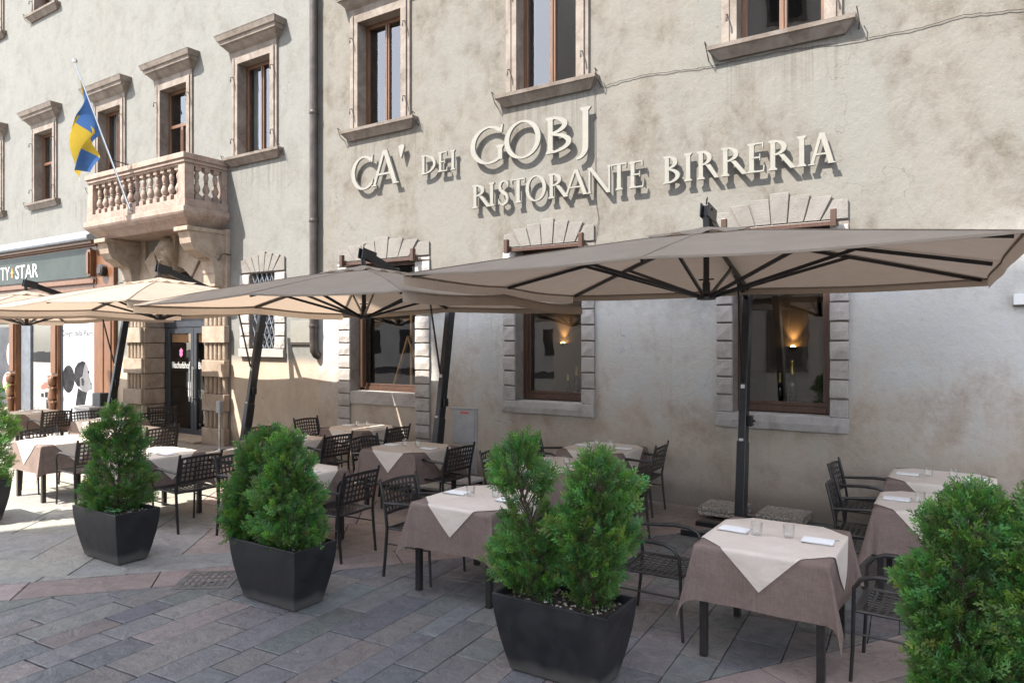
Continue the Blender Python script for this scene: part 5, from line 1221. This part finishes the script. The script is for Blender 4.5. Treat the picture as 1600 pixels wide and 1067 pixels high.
def shrub(name, label, loc, prof, n, seed, size=.104, tone=1.0, sq=(1, 1), warm=0., gap=None):
    # prof: [(z, radius, dx, dy)] outline of the crown over its height
    n = int(n*1.12); rng = np.random.default_rng(seed); Z = [p[0] for p in prof]
    Rr = lambda z: np.interp(z, Z, [p[1] for p in prof]); DX = lambda z: np.interp(z, Z, [p[2] for p in prof]); DY = lambda z: np.interp(z, Z, [p[3] for p in prof])
    wz = np.array([Rr(z) for z in np.linspace(Z[0], Z[-1], 200)])+.02; cz = np.cumsum(wz); cz /= cz[-1]
    z = np.interp(rng.random(n), cz, np.linspace(Z[0], Z[-1], 200)); th_ = rng.random(n)*2*math.pi
    lob = np.zeros(n)                                      # clumps: foliage gathers in tufts with hollows between
    Rs = Rr; Rr = lambda z: Rs(z)*.93*(1+.10*np.sin(np.asarray(z)*23+seed))
    nc = 44; cth = rng.random(nc)*2*math.pi; czz = Z[0]+rng.random(nc)*(Z[-1]-Z[0]); amp = rng.uniform(.18, .66 if Rs(.8) < .24 or seed < 17 else .42, nc)
    for k in range(nc):
        dth = np.abs((th_-cth[k]+math.pi) % (2*math.pi)-math.pi)*.5; lob = np.maximum(lob, amp[k]*np.exp(-((dth*.5/.11)**2)-((z-czz[k])/.06)**2))
    depth = rng.random(n)**1.7
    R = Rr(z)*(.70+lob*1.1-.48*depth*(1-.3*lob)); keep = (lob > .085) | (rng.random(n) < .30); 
    if gap: keep &= ~((np.abs(z-gap[0]) < gap[1]) & (rng.random(n) < gap[2]))
    z, th_, R, lob, depth = z[keep], th_[keep], R[keep], lob[keep], depth[keep]; n = len(z)
    P = np.stack([DX(z)+R*np.cos(th_)*sq[0], DY(z)+R*np.sin(th_)*sq[1], z], 1)
    out = np.stack([np.cos(th_), np.sin(th_), np.zeros(n)], 1)
    up = rng.uniform(.15, 1.1, n)[:, None]*np.array([[0, 0, 1.]]); d = out*rng.uniform(.5, 1, n)[:, None]+up+rng.normal(0, .28, (n, 3)); d /= np.linalg.norm(d, axis=1)[:, None]
    hgt = (z-Z[0])/(Z[-1]-Z[0]); d[:, 2] += .5*(hgt > .85); d /= np.linalg.norm(d, axis=1)[:, None]
    r = rng.normal(0, 1, (n, 3)); r[:, 2] *= .5; s_ = np.cross(d, r); s_ /= np.linalg.norm(s_, axis=1)[:, None]; nn = np.cross(d, s_)
    sc = size*rng.uniform(.6, 1.25, n)*(1-.25*depth)
    V = []; C = []
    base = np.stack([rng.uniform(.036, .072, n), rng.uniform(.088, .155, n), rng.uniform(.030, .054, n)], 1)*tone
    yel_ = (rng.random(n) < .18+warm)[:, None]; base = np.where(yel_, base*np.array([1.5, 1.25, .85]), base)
    base *= (.72+.28*np.clip(lob*6, 0, 1))[:, None]  # shade between the tufts put into the leaf colour
    brown = (rng.random(n) < .035)[:, None]; base = np.where(brown & (depth[:, None] > .4), np.array([[.09, .055, .03]]), base)
    quads = np.array([[list(c) for c in q[:4]] for q in SP]); tips = np.array([q[4] for q in SP]); nq = len(SP)
    bend = rng.uniform(-.35, .15, n)
    X = quads[None, :, :, 0]*sc[:, None, None]; Y = quads[None, :, :, 1]*sc[:, None, None]; Hh = (quads[None, :, :, 0]**2)*bend[:, None, None]*sc[:, None, None]+.05*np.abs(quads[None, :, :, 1])*sc[:, None, None]
    VV = P[:, None, None, :]+d[:, None, None, :]*X[..., None]+s_[:, None, None, :]*Y[..., None]+nn[:, None, None, :]*Hh[..., None]
    VV = VV.reshape(-1, 3); nf = n*nq
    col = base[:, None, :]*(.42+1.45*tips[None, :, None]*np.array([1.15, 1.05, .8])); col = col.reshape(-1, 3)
    me = bpy.data.meshes.new('foliage'); me.vertices.add(len(VV)); me.vertices.foreach_set('co', VV.astype(np.float32).ravel())
    me.loops.add(nf*4); me.loops.foreach_set('vertex_index', np.arange(nf*4, dtype=np.int32)); me.polygons.add(nf); me.polygons.foreach_set('loop_start', np.arange(0, nf*4, 4, dtype=np.int32)); me.polygons.foreach_set('loop_total', np.full(nf, 4, dtype=np.int32))
    me.update(calc_edges=True)
    at = me.color_attributes.new('Col', 'FLOAT_COLOR', 'CORNER'); cc = np.repeat(np.concatenate([col, np.ones((nf, 1))], 1), 4, axis=0); at.data.foreach_set('color', cc.astype(np.float32).ravel())
    me.materials.append(M['leaf'])
    o = thing('thuja_shrub', label, 'shrub', loc, group='thuja shrubs in the planters')
    q = bpy.data.objects.new('foliage', me); COL.objects.link(q); q.parent = o
    m = MB(); rd = random.Random(seed); zt = Z[-1]*.93; path = [(0, 0, Z[0]-.12)]+[(float(DX(zz)), float(DY(zz)), zz) for zz in np.linspace(Z[0], zt, 9)]
    m.tube(path, [.017-.0013*i for i in range(len(path))], 7)
    for k in range(90):
        zz = rd.uniform(Z[0], zt-.05); t = rd.random()*6.28; rr = float(Rr(zz))*.72; x0_, y0_ = float(DX(zz)), float(DY(zz)); m.tube([(x0_, y0_, zz-.05), (x0_+rr*.5*math.cos(t)*sq[0], y0_+rr*.5*math.sin(t)*sq[1], zz+.02), (x0_+rr*math.cos(t+.1)*sq[0], y0_+rr*math.sin(t+.1)*sq[1], zz+.10)], [.006, .004, .002], 5)
    q = m.build('trunk', 'bark', smooth=True); q.parent = o
    return o
# crowns: (height above ground, radius, lean x, lean y)
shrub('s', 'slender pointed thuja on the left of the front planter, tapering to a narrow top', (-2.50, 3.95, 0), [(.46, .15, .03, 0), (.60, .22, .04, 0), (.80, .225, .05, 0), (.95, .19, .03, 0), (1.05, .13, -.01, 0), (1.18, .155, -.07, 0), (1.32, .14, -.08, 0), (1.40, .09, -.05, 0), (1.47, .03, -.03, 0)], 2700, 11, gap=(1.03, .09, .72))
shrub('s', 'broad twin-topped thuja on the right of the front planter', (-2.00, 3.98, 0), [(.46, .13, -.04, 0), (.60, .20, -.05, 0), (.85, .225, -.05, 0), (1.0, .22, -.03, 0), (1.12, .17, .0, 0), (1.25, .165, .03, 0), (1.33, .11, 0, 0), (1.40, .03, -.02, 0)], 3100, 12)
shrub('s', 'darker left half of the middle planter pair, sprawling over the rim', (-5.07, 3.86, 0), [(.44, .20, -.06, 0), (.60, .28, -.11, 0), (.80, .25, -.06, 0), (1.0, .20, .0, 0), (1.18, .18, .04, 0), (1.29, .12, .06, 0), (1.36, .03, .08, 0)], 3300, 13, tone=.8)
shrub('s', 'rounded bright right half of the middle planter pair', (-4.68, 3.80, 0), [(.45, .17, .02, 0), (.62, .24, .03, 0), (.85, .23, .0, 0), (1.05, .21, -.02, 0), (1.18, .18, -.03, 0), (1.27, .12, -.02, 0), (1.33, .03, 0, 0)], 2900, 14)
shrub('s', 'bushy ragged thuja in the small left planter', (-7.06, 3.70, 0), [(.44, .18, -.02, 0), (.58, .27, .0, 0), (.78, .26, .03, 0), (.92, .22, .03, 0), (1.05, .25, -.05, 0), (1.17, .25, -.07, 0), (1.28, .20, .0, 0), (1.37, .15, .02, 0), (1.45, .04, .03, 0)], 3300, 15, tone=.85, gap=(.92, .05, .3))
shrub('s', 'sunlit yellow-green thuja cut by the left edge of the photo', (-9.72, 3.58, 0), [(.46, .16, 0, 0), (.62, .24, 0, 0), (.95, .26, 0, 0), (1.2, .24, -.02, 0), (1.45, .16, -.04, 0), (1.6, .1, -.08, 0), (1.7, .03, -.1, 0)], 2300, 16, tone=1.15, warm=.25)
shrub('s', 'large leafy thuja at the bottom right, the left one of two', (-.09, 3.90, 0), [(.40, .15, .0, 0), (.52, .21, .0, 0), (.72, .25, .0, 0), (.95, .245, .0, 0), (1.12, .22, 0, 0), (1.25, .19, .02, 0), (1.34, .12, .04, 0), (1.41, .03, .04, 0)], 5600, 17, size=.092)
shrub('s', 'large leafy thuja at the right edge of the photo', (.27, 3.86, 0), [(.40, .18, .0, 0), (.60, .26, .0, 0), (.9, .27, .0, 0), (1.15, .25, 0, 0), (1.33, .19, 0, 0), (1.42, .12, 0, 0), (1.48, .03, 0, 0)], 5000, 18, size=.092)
rd = random.Random(9); m = MB()                           # crumbs, dry thuja bits and cigarette-sized litter in the joints
for k in range(420):
    a_, b_ = rd.uniform(-9, 1), rd.uniform(2.2, 8.6)
    if k % 2: c_ = rd.choice(planters); a_, b_ = c_[0]+rd.gauss(0, .5), c_[1]+rd.gauss(0, .3)
    r_ = rd.uniform(.003, .009); t_ = rd.random()*3; m.add([(a_-r_*math.cos(t_), b_-r_*math.sin(t_), .003), (a_+r_*.4*math.sin(t_), b_-r_*.4*math.cos(t_), .006), (a_+r_*1.6*math.cos(t_), b_+r_*1.6*math.sin(t_), .004), (a_-r_*.4*math.sin(t_), b_+r_*.4*math.cos(t_), .003)], [(0, 1, 2, 3)], k % 3)
q = m.build('leaf_litter', ['bark', 'pebble', 'soil'], fix=False); tag(q, 'dry leaf crumbs and grit scattered over the paving', 'litter', kind='stuff')
# little round-leaved weed at the rim of the left planter, grey stand by the door
m = MB(); rd = random.Random(4)
for k in range(9):
    x, y, z, r_ = rd.uniform(-.10, .10), rd.uniform(-.03, .03), rd.uniform(0, .05), rd.uniform(.018, .03); m.tube([(x*.4, y*.4, -.05), (x, y, z)], .0015, 4); m.add([(x, y, z)]+[(x+r_*math.cos(t*.785), y+r_*math.sin(t*.785), z+.006*math.sin(t*1.7)) for t in range(8)], [(0, t+1, (t+1) % 8+1) for t in range(8)])
wd = simple('weed_leaf', (.05, .16, .05), (.08, .22, .08), 20, .6); q = m.build('weed', wd, fix=False); q.location = (-6.86, 3.55, .49); tag(q, 'small round-leaved weed at the front rim of the left planter', 'weed')
o = thing('ashtray_stand', 'slim steel post stand with a small head beside the doorway pillar', 'stand', (-12.35, 8.42, 0))
m = MB(); m.tube([(0, 0, .02), (0, 0, .72)], .03, 10); m.lathe([(.12, 0), (.12, .02)], 16); q = m.build('post', 'steel', smooth=True); q.parent = o
m = MB(); m.box(-.06, .06, -.05, .05, .72, .95); q = m.build('head', 'gas', bevel=.01); q.parent = o
o = thing('serving_trolley', 'low grey cabinet with a white top beside the wooden shop panel', 'cabinet', (-16.7, 8.2, 0))
m = MB(); m.box(-.35, .35, -.25, .25, .05, .62); q = m.build('body', 'gas', bevel=.01); q.parent = o
m = MB(); m.box(-.37, .37, -.27, .27, .62, .66); q = m.build('top', 'white', bevel=.005); q.parent = o
m = MB(); m.box(-.05, .3, .0, .22, .66, .95); q = m.build('bin', 'doorgrey', bevel=.01); q.parent = o
# ------------------------------------------------------------------ the house across the street (shades the terrace, shows in the panes)
BX0, BY = -13.6, -5.0
o = thing('opposite_house', 'tall pink plastered house across the street, seen only in reflections', 'building', (0, BY, 0))
w = MB(); w.box(BX0, -4, -10, 0, 0, 22.9); q = w.build('wall', 'farwall'); q.parent = o
w = MB(); w.box(BX0-1.3, -3.6, -10.5, .12, 22.9, 23.7); q = w.build('roof', 'farroof'); q.parent = o
for i in range(3):
    for j in range(6):
        x, z = BX0+2+i*3.2, 1.2+j*3.6; w = MB(); w.box(x-.6, x+.6, .0, .06, z-.05, z+2.0); q = w.build('window', 'trim'); q.parent = o
        g = MB(); g.box(x-.48, x+.48, .06, .07, z+.06, z+1.9); k = g.build('pane', 'roomdark'); k.parent = q

o = thing('added_low_wall', 'low ochre plastered wall added across the street, seen only in reflections', 'wall', (10, -6, 0))  # added to fill the pane reflections, kept low so sky light reaches the terrace
w = MB(); w.box(-13.9, 22, -.4, 0, 0, 2.3); q = w.build('wall', 'farwall'); q.parent = o
w = MB(); w.box(-13.9, 22.1, -.5, .1, 2.3, 2.4); q = w.build('coping', 'trim'); q.parent = o
o = thing('opposite_house', 'wide cream house on the far side of the square, seen only in reflections', 'building', (-38, -24, 0))
w = MB(); w.box(-22, 22, -9, 0, 0, 9.6); q = w.build('wall', 'farwall'); q.parent = o
w = MB(); w.box(-22.4, 22.4, -9.2, .8, 9.6, 10); q = w.build('roof', 'farroof'); q.parent = o
for i in range(13):
    for j in range(3): w = MB(); w.box(-20.5+i*3.3, -19.3+i*3.3, .0, .05, 1.2+j*3.1, 3.0+j*3.1); q = w.build('window', 'roomdark'); q.parent = o
